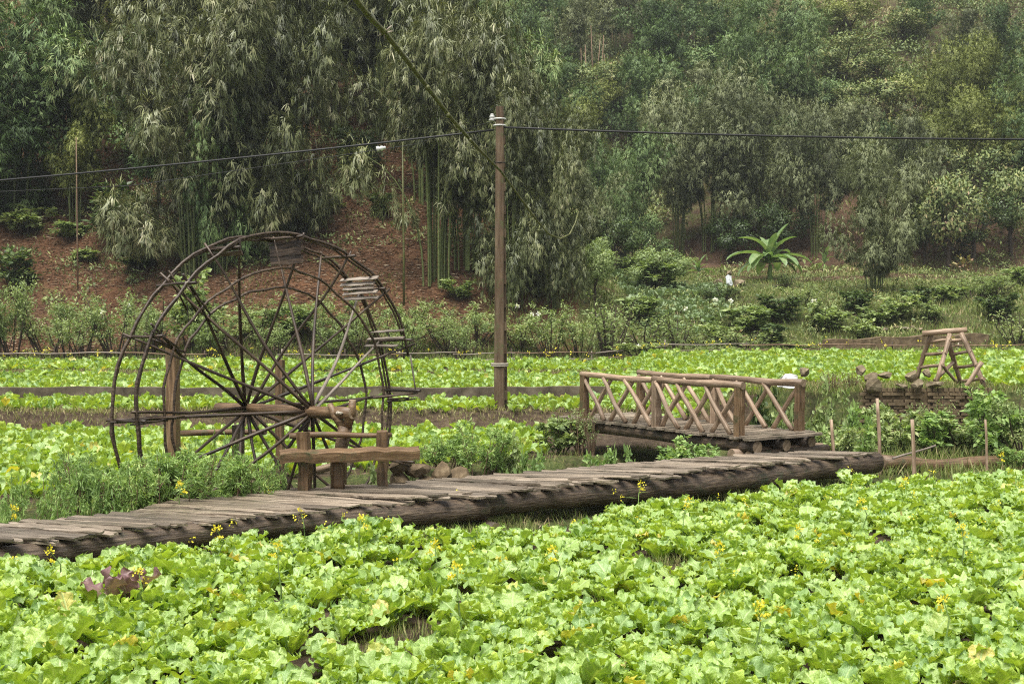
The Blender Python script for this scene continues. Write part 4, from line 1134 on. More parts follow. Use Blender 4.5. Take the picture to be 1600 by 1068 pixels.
for k in range(4):
    r = np.random.default_rng(700 + k)
    hgt = 1.0
    P = [(0, 0, 0), (r.uniform(-.03, .03), r.uniform(-.03, .03), .35), (r.uniform(-.06, .06), r.uniform(-.05, .05), .7), (r.uniform(-.08, .08), r.uniform(-.05, .05), 1.0)]
    V, F, c = tube_arrays(P, [.011, .009, .006, .004], 5, False)
    stem = fast_mesh('stem', np.array(V), np.array(F), M['stem'])
    v, f, t = flower_head(r, 34, .019)
    v = v + np.array(P[-1]); 
    v2, f2, t2 = flower_head(r, 20, .013)
    v2 = v2 + np.array(P[-1]) + np.array([.05, .01, -.09])
    fl = (fast_mesh('flower_head', v, f, M['flower'], tint=t), fast_mesh('flower_head', v2, f2, M['flower'], tint=t2))
    nl = 5
    pos = np.stack([np.zeros(nl), np.zeros(nl), np.linspace(.2, .75, nl)], 1); az = r.uniform(0, 6.28, nl)
    d = np.stack([np.cos(az), np.sin(az), np.full(nl, .35)], 1)
    v, f, t = leaf_quads(pos, d, np.tile([0, 0, 1.0], (nl, 1)), r.uniform(.12, .22, nl), r.uniform(.03, .06, nl), r.uniform(.3, .7, nl))
    lf = fast_mesh('leaf_whorl', v, f, M['mugwort'], tint=t)
    STK.append((stem, fl, lf))
FS = [(272, 850, .66, 'over the boardwalk log at the left'), (413, 828, .5, 'in front of the bench end of the boardwalk'), (436, 965, .55, 'rising alone among leaves below the bench'), (8, 875, .55, 'at the outer left end of the boardwalk'), (615, 818, .35, 'first of the four flowers below the boardwalk joint'), (637, 822, .33, 'second of the four flowers below the boardwalk joint'), (662, 822, .35, 'third of the four flowers below the boardwalk joint'), (712, 822, .42, 'last of the four flowers below the boardwalk joint'), (998, 805, .42, 'against the log below the footbridge'), (727, 1010, .6, 'at the lower middle of the field'), (870, 945, .5, 'in the centre of the field'), (560, 900, .5, 'between the bench and the field centre'), (1062, 850, .5, 'below the footbridge logs'), (480, 860, .4, 'just below the bench posts'), (1350, 850, .5, 'below the end of the boardwalk'), (1505, 905, .5, 'towards the lower right of the field'), (1130, 930, .45, 'by the sparse grassy gap'), (1255, 880, .4, 'right of the sparse grassy gap'), (345, 905, .4, 'below the waterwheel'), (225, 985, .4, 'beside the purple mustard'), (1420, 800, .4, 'below the crooked stake'), (1565, 760, .5, 'at the right edge near the thin stake'), (1185, 1050, .5, 'at the bottom edge right of centre'), (1480, 1020, .45, 'in the lower right corner'), (690, 930, .45, 'left of the field centre'), (95, 950, .4, 'at the left, short of the purple mustard')]
for k, (px, py, h, where) in enumerate(FS):
    p = onz(px, py, 0.05)
    st, fl, lf = STK[k % 4]
    o = thing('mustard_flower_stalk', (p.x, p.y, hz(p.x, p.y)), 'yellow mustard flower stalk ' + where, 'flower', 'flowering mustard stalks')
    o.rotation_euler.z = k * 1.7; o.rotation_euler.x = mr.uniform(-.12, .12)
    hh = max(.45, h * 1.15)
    S = Matrix.Diagonal((1, 1, hh, 1))
    link('stem', st, o, S)
    for fh in fl: link('flower_head', fh, o, Matrix.Translation((0, 0, hh - 1.0)))
    link('leaf_whorl', lf, o, S)

# ------------------------------------------------------------------ shrubs: templates (stems mesh, foliage mesh) of unit height
def shrub_template(seed, kind):
    r = np.random.default_rng(seed)
    SV, SF, off = [], [], 0
    lp, ld, ln, ll, lw, lt = [], [], [], [], [], []
    if kind == 'feather':  ns, spread, nb = 13, .46, 9
    elif kind == 'twiggy': ns, spread, nb = 8, .48, 8
    elif kind == 'dry':    ns, spread, nb = 16, .25, 5
    elif kind == 'sparse': ns, spread, nb = 12, .45, 9
    else:                  ns, spread, nb = 8, .40, 8
    for s in range(ns):
        a = r.uniform(0, 6.28); k = spread * math.sqrt(r.uniform(.03, 1)); hh = r.uniform(.68, 1.0) * (1 - .25 * k)
        b = np.array([math.cos(a), math.sin(a), 0]) * r.uniform(.0, .10)
        top = np.array([math.cos(a) * k, math.sin(a) * k, hh])
        mid = (b + top) / 2 + np.array([math.cos(a) * k * .12, math.sin(a) * k * .12, .03]) + r.normal(0, .02, 3)
        P = [b, b * .4 + mid * .6, mid, mid * .4 + top * .6, top]
        V, F, _ = tube_arrays(P, [.013, .011, .009, .006, .003], 4, False)
        SV += [tuple(v) for v in V]; SF += [tuple(i + off for i in f) for f in F]; off += len(V)
        for j in range(nb):
            t = r.uniform({'twiggy': .38, 'feather': .45}.get(kind, .22), 1.0)
            p = (1 - t) ** 2 * b + 2 * t * (1 - t) * mid + t * t * top
            az = r.uniform(0, 6.28); bl = r.uniform(.10, .24) * (1.15 - .5 * t)
            bd = np.array([math.cos(az), math.sin(az), r.uniform(.25, .9)]); bd /= np.linalg.norm(bd)
            e = p + bd * bl
            V, F, _ = tube_arrays([p, e], [.004, .002], 3, False)
            SV += [tuple(v) for v in V]; SF += [tuple(i + off for i in f) for f in F]; off += len(V)
            if kind == 'feather': n, L_, Wd = 34, (.035, .085), .30
            elif kind == 'twiggy': n, L_, Wd = 34, (.028, .055), .42
            elif kind == 'dry': n, L_, Wd = 3, (.05, .09), .3
            elif kind == 'sparse': n, L_, Wd = 6, (.04, .08), .4
            else: n, L_, Wd = 22, (.065, .125), .55
            tt = r.uniform(.15, 1.1, n) if kind != 'feather' else r.uniform(.55, 1.05, n)
            q = p + (e - p) * tt[:, None] + r.normal(0, .026 if kind != 'feather' else .018, (n, 3))
            dd = unit(bd * np.array([1, 1, .45]) + r.normal(0, .7, (n, 3)) + np.array([0, 0, -.12]))
            lp.append(q); ld.append(dd); ln.append(unit(r.normal(0, .5, (n, 3)) + np.array([0, 0, 1]))); L = r.uniform(*L_, n)
            ll.append(L); lw.append(L * Wd * r.uniform(.8, 1.2, n)); lt.append(np.clip(.5 + r.normal(0, .2, n) + r.normal(0, .12), 0, 1))
    v, f, t = leaf_quads(np.concatenate(lp), np.concatenate(ld), np.concatenate(ln), np.concatenate(ll), np.concatenate(lw), np.concatenate(lt), .04)
    return (np.array(SV), np.array(SF)), (v, f, t)
SH = {}
def shrub_meshes(kind, leaf, stem, n=3, seed=0):
    key = (kind, leaf)
    if key not in SH:
        SH[key] = []
        for k in range(n):
            (sv, sf), (v, f, t) = shrub_template(900 + seed + k + (hash(kind) % 1 if False else len(SH) * 10), kind)
            SH[key].append((fast_mesh('stems', sv, sf, M[stem]), fast_mesh('foliage', v, f, M[leaf], tint=t, smooth=False)))
    return SH[key]
vr = random.Random(31)
def shrub(name, label, cat, base, h, w, kind, leaf, stem='twig', group=None):
    sm, fm = vr.choice(shrub_meshes(kind, leaf, stem))
    o = thing(name, base, label, cat, group)
    o.rotation_euler.z = vr.uniform(0, 6.28)
    o.scale = (w, w, h)
    link('stems', sm, o); link('foliage', fm, o)
    return o
def shrub_px(name, label, cat, px, ybase, ytop, wpx, kind, leaf, stem='twig', d=None, group=None):
    if d is None:
        g = ground(px, ybase, 12)
    else:
        p = at(px, ybase, d); g = Vector((p.x, d, hz(p.x, d)))
    h = (at(px, ytop, g.y).z - g.z) * 1.04
    w = wpx / F_PX * g.y * 1.15
    g.z -= 0.05
    return shrub(name, label, cat, g, max(h, .2), w, kind, leaf, stem, group)

# mugwort along the ditch
MW = [(15, 815, 758, 80, 14.9), (62, 810, 732, 90, 15.4), (112, 806, 738, 70, 15.0), (160, 795, 700, 110, 15.4), (205, 792, 698, 100, 15.3), (250, 790, 690, 110, 15.4), (300, 785, 688, 110, 15.5), (345, 782, 695, 100, 15.6), (392, 778, 705, 80, 15.9), (128, 770, 690, 90, 17.5), (230, 760, 700, 90, 17.4), (330, 755, 680, 80, 18.2), (425, 770, 715, 50, 16.9)]
for k, (px, yb, yt, w, d) in enumerate(sorted(MW)):
    shrub_px('mugwort_plant', 'feathery green mugwort bush behind the boardwalk, ' + ORD[k] + ' counting from the left edge', 'bush', px, yb, yt, w, 'feather', 'mugwort', 'dry_stem', d, 'mugwort bushes beside the boardwalk')
NB = [(700, 750, 672, 80, 21.6, 'feather', 'mugwort', 'feathery bush on the ditch bank left of the pole foot'),
      (745, 748, 655, 90, 21.4, 'feather', 'mugwort', 'tall feathery bush on the ditch bank below the pole'),
      (790, 742, 680, 80, 21.6, 'broad', 'shrub', 'round leafy bush on the ditch bank right of the pole'),
      (825, 735, 690, 60, 21.2, 'broad', 'mugwort', 'low leafy bush behind the middle of the boardwalk'),
      (870, 735, 640, 90, 24.6, 'broad', 'shrub', 'ivy-leaved bush at the far left end of the footbridge'),
      (905, 725, 628, 60, 24.4, 'dry', 'shrub', 'bundle of dry brown stems beside the footbridge left end'),
      (925, 730, 632, 50, 24.3, 'dry', 'shrub', 'dry brown twigs leaning on the first footbridge post'),
      (945, 735, 690, 60, 23.0, 'broad', 'mugwort', 'green weed under the left end of the footbridge'),
      (975, 738, 700, 40, 21.6, 'broad', 'mugwort', 'small fern-like weed before the dark footbridge opening'),
      (1060, 735, 682, 70, 20.9, 'broad', 'mugwort', 'fresh green weed in front of the footbridge log'),
      (1100, 728, 690, 60, 20.8, 'broad', 'mugwort', 'low fresh green weed beneath the near footbridge log end'),
      (1195, 690, 607, 80, 25.0, 'broad', 'dark_shrub', 'dark leafy bush seen through the far footbridge railing'),
      (1235, 690, 618, 60, 24.4, 'broad', 'shrub', 'leafy bush under the white sack'),
      (1290, 700, 600, 70, 25.0, 'broad', 'shrub', 'leafy bush between the sack and the brick wall'),
      (1330, 705, 620, 80, 24.0, 'broad', 'mugwort', 'bright leafy bush left of the brick wall'),
      (1310, 715, 655, 70, 22.6, 'broad', 'shrub', 'low bush behind the short brown stake'),
      (1395, 715, 632, 90, 24.6, 'broad', 'shrub', 'bush growing up the left part of the brick wall'),
      (1455, 725, 640, 95, 24.6, 'broad', 'mugwort', 'bright bush before the middle of the brick wall'),
      (1505, 725, 638, 100, 24.6, 'broad', 'shrub', 'bush before the right part of the brick wall'),
      (1560, 735, 615, 110, 23.4, 'broad', 'mugwort', 'tall bright bush right of the brick wall'),
      (1600, 745, 600, 110, 23.0, 'twiggy', 'shrub', 'tall twiggy bush at the right edge below the terrace'),
      (1590, 760, 690, 70, 21.3, 'feather', 'mugwort', 'feathery bush at the right edge by the thin stake'),
      (1450, 660, 622, 60, 26.2, 'dry', 'shrub', 'dry reddish twigs hanging on the brick wall face'),
      (1300, 612, 572, 70, 27.6, 'dry', 'shrub', 'grey brush pile between sack and stones'),
      (1330, 612, 575, 60, 27.9, 'dry', 'shrub', 'brush pile against the upright tan stone'),
      (1372, 690, 618, 60, 26.3, 'broad', 'shrub', 'creeper climbing the left corner of the brick wall'),
      (1430, 690, 626, 50, 26.4, 'twiggy', 'shrub', 'thin creeper on the brick wall below the trestle'),
      (1478, 690, 612, 55, 26.3, 'dry', 'shrub', 'dry stalks standing against the middle of the brick wall'),
      (1530, 690, 605, 70, 26.2, 'broad', 'mugwort', 'leafy creeper over the right end of the brick wall'),
      (590, 765, 715, 60, 19.0, 'broad', 'shrub', 'weed in the ditch under the bench'),
      (440, 775, 735, 50, 18.4, 'broad', 'dark_shrub', 'dark weed in the ditch under the wheel hub'),
      (645, 752, 700, 40, 20.6, 'feather', 'shrub', 'weed on the stone bank right of the bench')]
for px, yb, yt, w, d, kind, leaf, lab in NB:
    shrub_px('bush', lab, 'bush', px, yb, yt, w, kind, leaf, 'dry_stem' if kind == 'dry' else 'twig', d)
# row of shrubs behind the fence
row_px = [(20, 425), (75, 432), (130, 455), (180, 448), (240, 455), (300, 428), (355, 470), (400, 462), (450, 470), (500, 452), (555, 468), (600, 475), (650, 462), (700, 478), (745, 470), (815, 478), (860, 455), (905, 470), (950, 440), (1010, 480), (1060, 470), (1110, 505), (1165, 500), (1240, 520), (1590, 470)]
for k, (px, yt) in enumerate(row_px):
    d = 51.6 + vr.uniform(0, 2.2)
    tw = vr.random() < .86
    if px > 770: yt += 12
    shrub_px('shrub', (('nearly bare dark-twigged shrub' if px > 930 else 'grey-green twiggy shrub') if tw else 'bushy green shrub') + ' behind the bamboo fence, ' + ORD[k] + ' of the row from the left', 'shrub', px, 556, yt, vr.uniform(80, 112), ('sparse' if px > 930 else 'twiggy') if tw else 'broad', 'shrub', 'twig', d, 'shrubs in the row behind the fence')
row2 = [(0, 455), (50, 470), (105, 475), (155, 478), (215, 470), (270, 480), (330, 490), (385, 485), (430, 492), (480, 485), (530, 490), (580, 494), (625, 488), (680, 492), (725, 490), (780, 492), (835, 490), (885, 485), (925, 480), (985, 500), (1035, 505), (1085, 515), (1135, 520), (1190, 530)]
for k, (px, yt) in enumerate([a_ for a_ in row2[::2] if a_[0] < 800] + [(1000, 530), (1120, 535)]):
    shrub_px('low_shrub', 'low leafy shrub right behind the bamboo fence rails, ' + ORD[k] + ' from the left', 'shrub', px, 560, yt, vr.uniform(60, 95), vr.choice(('twiggy', 'twiggy', 'feather')), 'shrub', 'twig', 51.0 + vr.uniform(-.2, .4), 'low shrubs along the fence')
# bushes on the rising terraces
TB = [(985, 440, 395, 60), (1020, 455, 400, 90), (1060, 430, 395, 60), (1000, 500, 455, 70), (1130, 470, 440, 60), (1170, 520, 470, 80), (1215, 505, 460, 70), (1255, 480, 440, 60), (1290, 518, 470, 70), (1330, 490, 450, 60), (1365, 510, 470, 60), (1400, 495, 455, 60), (1440, 480, 445, 60), (1480, 475, 440, 60), (1520, 470, 430, 70), (1560, 460, 420, 70), (1595, 450, 410, 60), (1350, 530, 495, 50), (1200, 540, 505, 60), (1455, 500, 470, 40), (1565, 500, 455, 60), (940, 420, 385, 50), (1130, 540, 500, 60), (960, 395, 340, 60), (1230, 450, 425, 40)]
for k, (px, yb, yt, w) in enumerate(sorted(TB)):
    shrub_px('terrace_bush', 'round green bush on the far grassy terraces, ' + ORD[k] + ' counting from the pole side', 'bush', px, yb, yt, w * 1.15, vr.choice(('broad', 'broad', 'twiggy')), vr.choice(('shrub', 'dark_shrub', 'shrub')), 'twig', None, 'bushes on the far terraces')
# bushes on the left red slope
LB = [(20, 455, 385, 90, 'dark_shrub', 'dark green bush at the left edge above the shrub row'), (185, 385, 285, 110, 'dark_shrub', 'dark broad-leaved bush on the red slope left of the big bamboo'), (40, 365, 320, 90, 'shrub', 'low green bush on the red slope at the left edge'), (100, 375, 340, 70, 'shrub', 'small green bush on the red slope'), (130, 410, 385, 60, 'shrub', 'low sprout on the bare red earth'), (215, 420, 385, 80, 'dark_shrub', 'dark low bush at the foot of the red slope'), (560, 290, 215, 80, 'dark_shrub', 'deep green bush in the hollow between the bamboo clumps'), (520, 330, 300, 60, 'shrub', 'green bush on the leaf-littered slope above the wheel'), (470, 300, 260, 60, 'shrub', 'green bush beside the middle bamboo clump base'), (590, 340, 300, 50, 'dark_shrub', 'dark bush left of the tall bright culm'), (60, 330, 285, 70, 'dark_shrub', 'dark bush under the yellow-green bamboo'), (720, 470, 430, 60, 'shrub', 'bush at the foot of the bamboo left of the pole')]
for px, yb, yt, w, leaf, lab in LB:
    shrub_px('slope_bush', lab, 'bush', px, yb, yt, w, 'broad', leaf)

# ================================================================== BAMBOO CLUMPS
def bamboo_variant(seed, nculm=12, H=12.0, spread=2.6, droop=.8, start=.30, prad=1.15, leafL=.32, leafW=.045, base_r=.8, plumes=7, tufts=42, per=8, inner=.45, nz=1.0):
    """arching culms, each carrying plumes: umbrella-shaped sprays of hanging leaf tufts"""
    r = np.random.default_rng(seed)
    culms = []
    P_, D_, N_, L_, W_, T_ = [], [], [], [], [], []
    for c in range(nculm):
        a = r.uniform(0, 6.28); k = math.sqrt(r.uniform(.02, 1)); hh = H * (r.uniform(.88, 1.0) if c < 2 else r.uniform(start + .12, 1.0) * (1 - .12 * k)); k = k if c > 1 else .3
        b = np.array([math.cos(a), math.sin(a), 0]) * base_r * k
        ln = np.array([math.cos(a + r.normal(0, .3)), math.sin(a + r.normal(0, .3)), 0]) * spread * (.25 + .75 * k)
        def path(t):
            t = np.asarray(t)[..., None]
            return b + ln * (t ** 2.4) + hh * (t - .14 * t ** 5) * np.array([0, 0, 1.0])
        ts = np.linspace(0, .96, 9)
        culms.append((path(ts), np.interp(ts, [0, .5, 1], [.055, .045, .012])))
        ctint = r.normal(0, .10); crad = r.uniform(.75, 1.2)
        tp = np.array([.58, .74, .88, .97, 1.0, 1.0][:plumes]); rf = [.6, .85, 1.05, 1.15, .9, .9]
        for i, t in enumerate(tp):
            az = r.uniform(0, 6.28)
            o = np.array([math.cos(az), math.sin(az), 0])
            rad = prad * r.uniform(.75, 1.2) * crad * rf[i] * (.65 + .35 * hh / H)
            cc = path(t) + (o + .6 * ln / max(spread, .1)) * rad * r.uniform(.05, .6) + np.array([0, 0, r.uniform(-.3, .2)])
            pt = ctint + r.normal(0, .05)
            d = unit(r.normal(0, 1, (tufts, 3))); d[:, 2] = np.abs(d[:, 2]) * .9 - .22
            d = unit(d)
            rho = np.sqrt(d[:, 0] ** 2 + d[:, 1] ** 2)
            q = cc + d * rad * r.uniform(inner, 1.08, (tufts, 1)) * np.array([1, 1, .85])
            q[:, 2] -= droop * rad * .9 * rho ** 2 * r.uniform(.5, 1.3, tufts)
            dh = d * np.array([1, 1, .25])
            tj = r.normal(0, .28, (tufts, 1, 3))
            dd = dh[:, None, :] * .9 + tj + r.normal(0, .38, (tufts, per, 3)) + (np.array([0, 0, -1.0]) * (.12 + (.40 + .35 * droop) * rho ** 1.5)[:, None])[:, None, :]
            nn = d[:, None, :] * 1.8 + tj * .6 + r.normal(0, .30, (tufts, per, 3)) + np.array([0, 0, .55])
            qq = q[:, None, :] + r.normal(0, .05, (tufts, per, 3))
            tt = np.clip(.47 + pt + nz * r.normal(0, .14, (tufts, 1)) + nz * r.normal(0, .09, (tufts, per)), 0, 1)
            m = tufts * per
            P_.append(qq.reshape(m, 3)); D_.append(dd.reshape(m, 3)); N_.append(nn.reshape(m, 3)); T_.append(tt.reshape(m))
            L_.append(leafL * r.uniform(.65, 1.2, m)); W_.append(leafW * r.uniform(.8, 1.25, m))
    v, f, t = leaf_quads(np.concatenate(P_), np.concatenate(D_), np.concatenate(N_), np.concatenate(L_), np.concatenate(W_), np.concatenate(T_), .03)
    cm = []
    for pts, rad in culms:
        V, F, _ = tube_arrays([tuple(p) for p in pts], list(rad), 6, False)
        cm.append(fast_mesh('culm', np.array(V), np.array(F), M['culm']))
    return (v, f, t, np.concatenate(N_)), cm, H
BV_ = {}
SPEC = {'near1': dict(seed=11, nculm=24, spread=3.2, start=.02, droop=1.25, plumes=5, tufts=50, prad=1.15, leafL=.36, leafW=.048), 'near2': dict(seed=12, nculm=18, spread=3.3, start=.28, droop=1.15, plumes=5, tufts=50, prad=1.15, leafL=.36, leafW=.048), 'near3': dict(seed=13, nculm=15, spread=3.0, start=.36, droop=1.0, plumes=5, tufts=50, prad=1.15, leafL=.36, leafW=.048),
        'weep': dict(seed=14, nculm=18, spread=3.6, start=.16, droop=1.6, plumes=5, tufts=48, prad=1.1, leafL=.36, leafW=.048),
        **{k: dict(leafW=.06, leafL=.36, inner=.65, nz=.7, **d) for k, d in {
        'far1': dict(seed=15, nculm=14, spread=3.6, start=.26, prad=1.5, plumes=5, tufts=58, droop=.6), 'far2': dict(seed=16, nculm=14, spread=3.2, start=.18, prad=1.4, plumes=5, tufts=56, droop=.7), 'far3': dict(seed=17, nculm=12, spread=3.8, start=.38, prad=1.6, plumes=5, tufts=60, droop=.55)}.items()}}
def bamboo_meshes(var, leaf):
    if var not in BV_:
        BV_[var] = [bamboo_variant(**SPEC[var]), {}]
    (v, f, t, nn), cm, H = BV_[var][0]
    if leaf not in BV_[var][1]:
        BV_[var][1][leaf] = fast_mesh('crown', v, f, M[leaf], tint=t, normals=nn)
    return BV_[var][1][leaf], cm, H
br = random.Random(8)
def bamboo(label, px, ybase, ytop, wf=1.0, var='near1', leaf='bamboo', group=None, y0=50.5, d=None):
    if d is None: g = ground(px, ybase, y0)
    else:
        p = at(px, ybase, d); g = Vector((p.x, d, hz(p.x, d)))
    h = at(px, ytop, g.y).z - g.z
    crown, cm, H = bamboo_meshes(var, leaf)
    s = h / (H * .86)
    o = thing('bamboo_clump', (g.x, g.y, g.z - .1), label, 'bamboo', group)
    o.rotation_euler.z = br.uniform(0, 6.28)
    wf *= .82 if var.startswith('far') else (.85 if var == 'weep' else .9)
    o.scale = (s * wf, s * wf, s)
    link('crown', crown, o)
    for c in cm: link('culm', c, o)
    return o
LG = 'tall bamboo clumps on the near red hillside'
for a in [
    ('yellowish-green bamboo clump filling the upper left corner', 20, 330, -70, 1.0, 'near3', 'bamboo_green'),
    ('bamboo with low bright sprays hanging over the red slope at the left edge', -60, 360, -20, 1.1, 'near1', 'bamboo_green'),
    ('slender pale bamboo beside the bare red slope', 115, 350, 130, .8, 'near3', 'bamboo_yellow'),
    ('dark tall bamboo behind the upper left, its bare culms showing', 150, 200, -260, .9, 'near3', 'bamboo'),
    ('dark bamboo high behind the spreading green sprays', 240, 180, -280, .9, 'near2', 'bamboo'),
    ('bright green spreading bamboo in the gap left of the big grey clump', 205, 262, 60, 1.25, 'far3', 'bamboo_green'),
    ('large grey-olive bamboo clump rising directly behind the left of the wheel', 310, 432, -70, .78, 'near1', 'bamboo'),
    ('lighter green weeping bamboo in front of the big grey clump', 345, 425, 95, .62, 'weep', 'bamboo_green'),
    ('tall grey-olive bamboo clump above the top of the wheel', 405, 395, -130, .66, 'near1', 'bamboo'),
    ('grey bamboo behind the clump above the wheel', 390, 300, -200, .9, 'near2', 'bamboo'),
    ('shadowed bamboo clump at the top of the littered slope', 515, 205, -190, .95, 'near2', 'bamboo'),
    ('bamboo high behind the crossing culm, left of the hanging insulator', 600, 215, -190, .8, 'near2', 'bamboo'),
    ('big olive bamboo clump with clear green culms left of the pole', 680, 445, -40, .72, 'near2', 'bamboo'),
    ('bamboo clump immediately left of the pole top', 730, 420, 0, .7, 'near3', 'bamboo'),
    ('tall bamboo rising behind the clump left of the pole', 670, 320, -160, .75, 'near2', 'bamboo'),
    ('bamboo with greenish top standing behind the pole', 745, 330, -60, .9, 'near3', 'bamboo_green'),
    ('weeping dark bamboo clump low behind the pole', 800, 482, 120, .66, 'weep', 'bamboo'),
    ('drooping dark bamboo clump right of the pole under the hooked culm', 865, 482, 190, .62, 'weep', 'bamboo'),
    ('leafy bamboo peeping over the drooping clump right of the pole', 850, 400, 130, .8, 'near1', 'bamboo'),
]: bamboo(*a, group=LG)
RG = 'bamboo clumps on the far hill'
for a in [
    ('bright hazy bamboo high on the hill just right of the pole top', 830, 150, 5, 1.0, 'far1', 'bamboo_green'),
    ('bamboo on the hill at the top edge above the pole', 790, 90, -60, 1.0, 'far2', 'bamboo_green'),
    ('bamboo beside the bare-stemmed thicket on the hill', 900, 130, -20, .9, 'far2', 'bamboo_pale'),
    ('low bamboo below the bare-stemmed thicket', 895, 290, 160, 1.0, 'far3', 'bamboo_yellow'),
    ('bamboo at the top edge over the bare-stemmed thicket', 960, 90, -40, .9, 'far3', 'bamboo_pale'),
    ('blue-green bamboo upper middle of the hill', 1030, 140, -5, 1.1, 'far1', 'bamboo_green'),
    ('bamboo clump right of the bare-stemmed thicket', 1000, 240, 70, .9, 'far2', 'bamboo_green'),
    ('narrow bamboo clump behind the gully mouth', 985, 405, 190, .8, 'far2', 'bamboo_green'),
    ('bamboo with long bare culms left of the banana plant', 1060, 400, 140, .75, 'far3', 'bamboo_pale'),
    ('tall round-topped bamboo above the small waterfall', 1110, 392, 110, .8, 'far3', 'bamboo_pale'),
    ('bamboo clump over the dark hollow behind the banana plant', 1195, 385, 160, .85, 'far1', 'bamboo_pale'),
    ('dark green tall bamboo at the top of the hill, centre right', 1230, 190, -25, 1.0, 'far2', 'bamboo_green'),
    ('second dark green bamboo beside the tall one on the hilltop', 1180, 200, 30, .9, 'far1', 'bamboo_green'),
    ('bamboo row behind the hollow, right of the banana plant', 1275, 400, 165, .7, 'far3', 'bamboo_pale'),
    ('nearest weeping bamboo clump right of the banana plant', 1365, 462, 200, .8, 'far2', 'bamboo_pale'),
    ('pale-topped bamboo behind the weeping clump', 1405, 400, 165, .75, 'far1', 'bamboo_pale'),
    ('yellow-green bamboo on the right hillside', 1490, 250, 75, .9, 'far3', 'bamboo_yellow'),
    ('larger yellow-green bamboo near the right edge', 1550, 230, 50, .9, 'far2', 'bamboo_yellow'),
    ('bamboo cut by the right edge of the hillside', 1605, 250, 60, .9, 'far1', 'bamboo_green'),
    ('grey-green bamboo high up towards the right corner', 1500, 110, 10, 1.0, 'far1', 'bamboo_pale'),
    ('bamboo in the upper right corner', 1570, 100, 0, 1.0, 'far2', 'bamboo_green'),
    ('dark bamboo at the top edge right of centre', 1440, 60, -40, 1.0, 'far1', 'bamboo_green'),
    ('bamboo sprays low on the hill above the gully', 945, 330, 210, .9, 'far1', 'bamboo_green'),
    ('bamboo behind the drooping clump towards the gully', 925, 400, 250, .8, 'far2', 'bamboo_pale'),
]: bamboo(*a, group=RG)
fill = [(860, 230, 90, 'far1', 'bamboo_green'), (925, 220, 120, 'far2', 'bamboo_yellow'), (1045, 260, 90, 'far3', 'bamboo_green'), (1090, 250, 100, 'far1', 'bamboo_pale'), (1140, 280, 120, 'far2', 'bamboo_green'), (1200, 290, 150, 'far3', 'bamboo_pale'), (1250, 300, 170, 'far1', 'bamboo_green'), (1300, 290, 150, 'far2', 'bamboo_pale'), (1345, 290, 160, 'far3', 'bamboo_pale'), (1390, 300, 180, 'far1', 'bamboo_green'), (1440, 290, 170, 'far2', 'bamboo_yellow'), (1500, 300, 150, 'far3', 'bamboo_yellow'), (1560, 310, 170, 'far1', 'bamboo_yellow'), (1610, 320, 160, 'far2', 'bamboo_green')]
for k, (px, yb, yt, var, leaf) in enumerate(fill):
    bamboo(ORD[k] + ' clump of the far bamboo belt behind the cable, counting from the pole', px, yb, yt, 1.05, var, leaf, RG)
top = [(760, 60, -50, 'far1'), (850, 70, -40, 'far3'), (880, 40, -60, 'far1'), (1000, 70, -40, 'far2'), (1070, 80, -30, 'far3'), (1120, 100, 0, 'far1'), (1170, 70, -20, 'far2')]
for k, (px, yb, yt, var) in enumerate(top):
    bamboo(ORD[k] + ' bamboo clump along the far hilltop, counting from the pole', px, yb, yt, 1.1, var, br.choice(('bamboo_pale', 'bamboo_green', 'bamboo_green')), RG)
# single culms that stand out
for px, yb, yt, d, r_, mat, lab in ((631, 455, 222, 56.5, .055, 'bamboopole', 'single bright green culm standing left of the big olive clump'), (121, 390, 215, 61, .04, 'dry_stem', 'bare brown culm on the red slope, left of the dark bush')):
    p = at(px, yb, d); g = hz(p.x, d)
    o = thing('bamboo_culm', (p.x, d, g), lab, 'bamboo')
    tube('culm', [(p.x, d, g - .2), (p.x, d, g + 2.5), at(px - 1, (yb + yt) / 2, d), at(px - 2, yt, d)], [r_, r_, r_ * .9, r_ * .6], M[mat], o, 7)
# bare-stemmed thicket on the hill
for k, (px, yb, yt) in enumerate(((905, 160, 75), (917, 165, 70), (926, 168, 40), (934, 165, 60), (941, 160, 55), (948, 158, 85))):
    g = ground(px, yb, 60)
    o = thing('bare_bamboo_stem', g, ORD[k] + ' of the thin bare stems in the hillside thicket, from the pole side', 'bamboo', 'bare stems in the hillside thicket')
    t = at(px + br.uniform(-4, 4), yt, g.y)
    tube('culm', [g - Vector((0, 0, .3)), g.lerp(t, .5) + Vector((br.uniform(-.2, .2), 0, 0)), t], [.065, .055, .025], M['dry_stem'], o, 6)

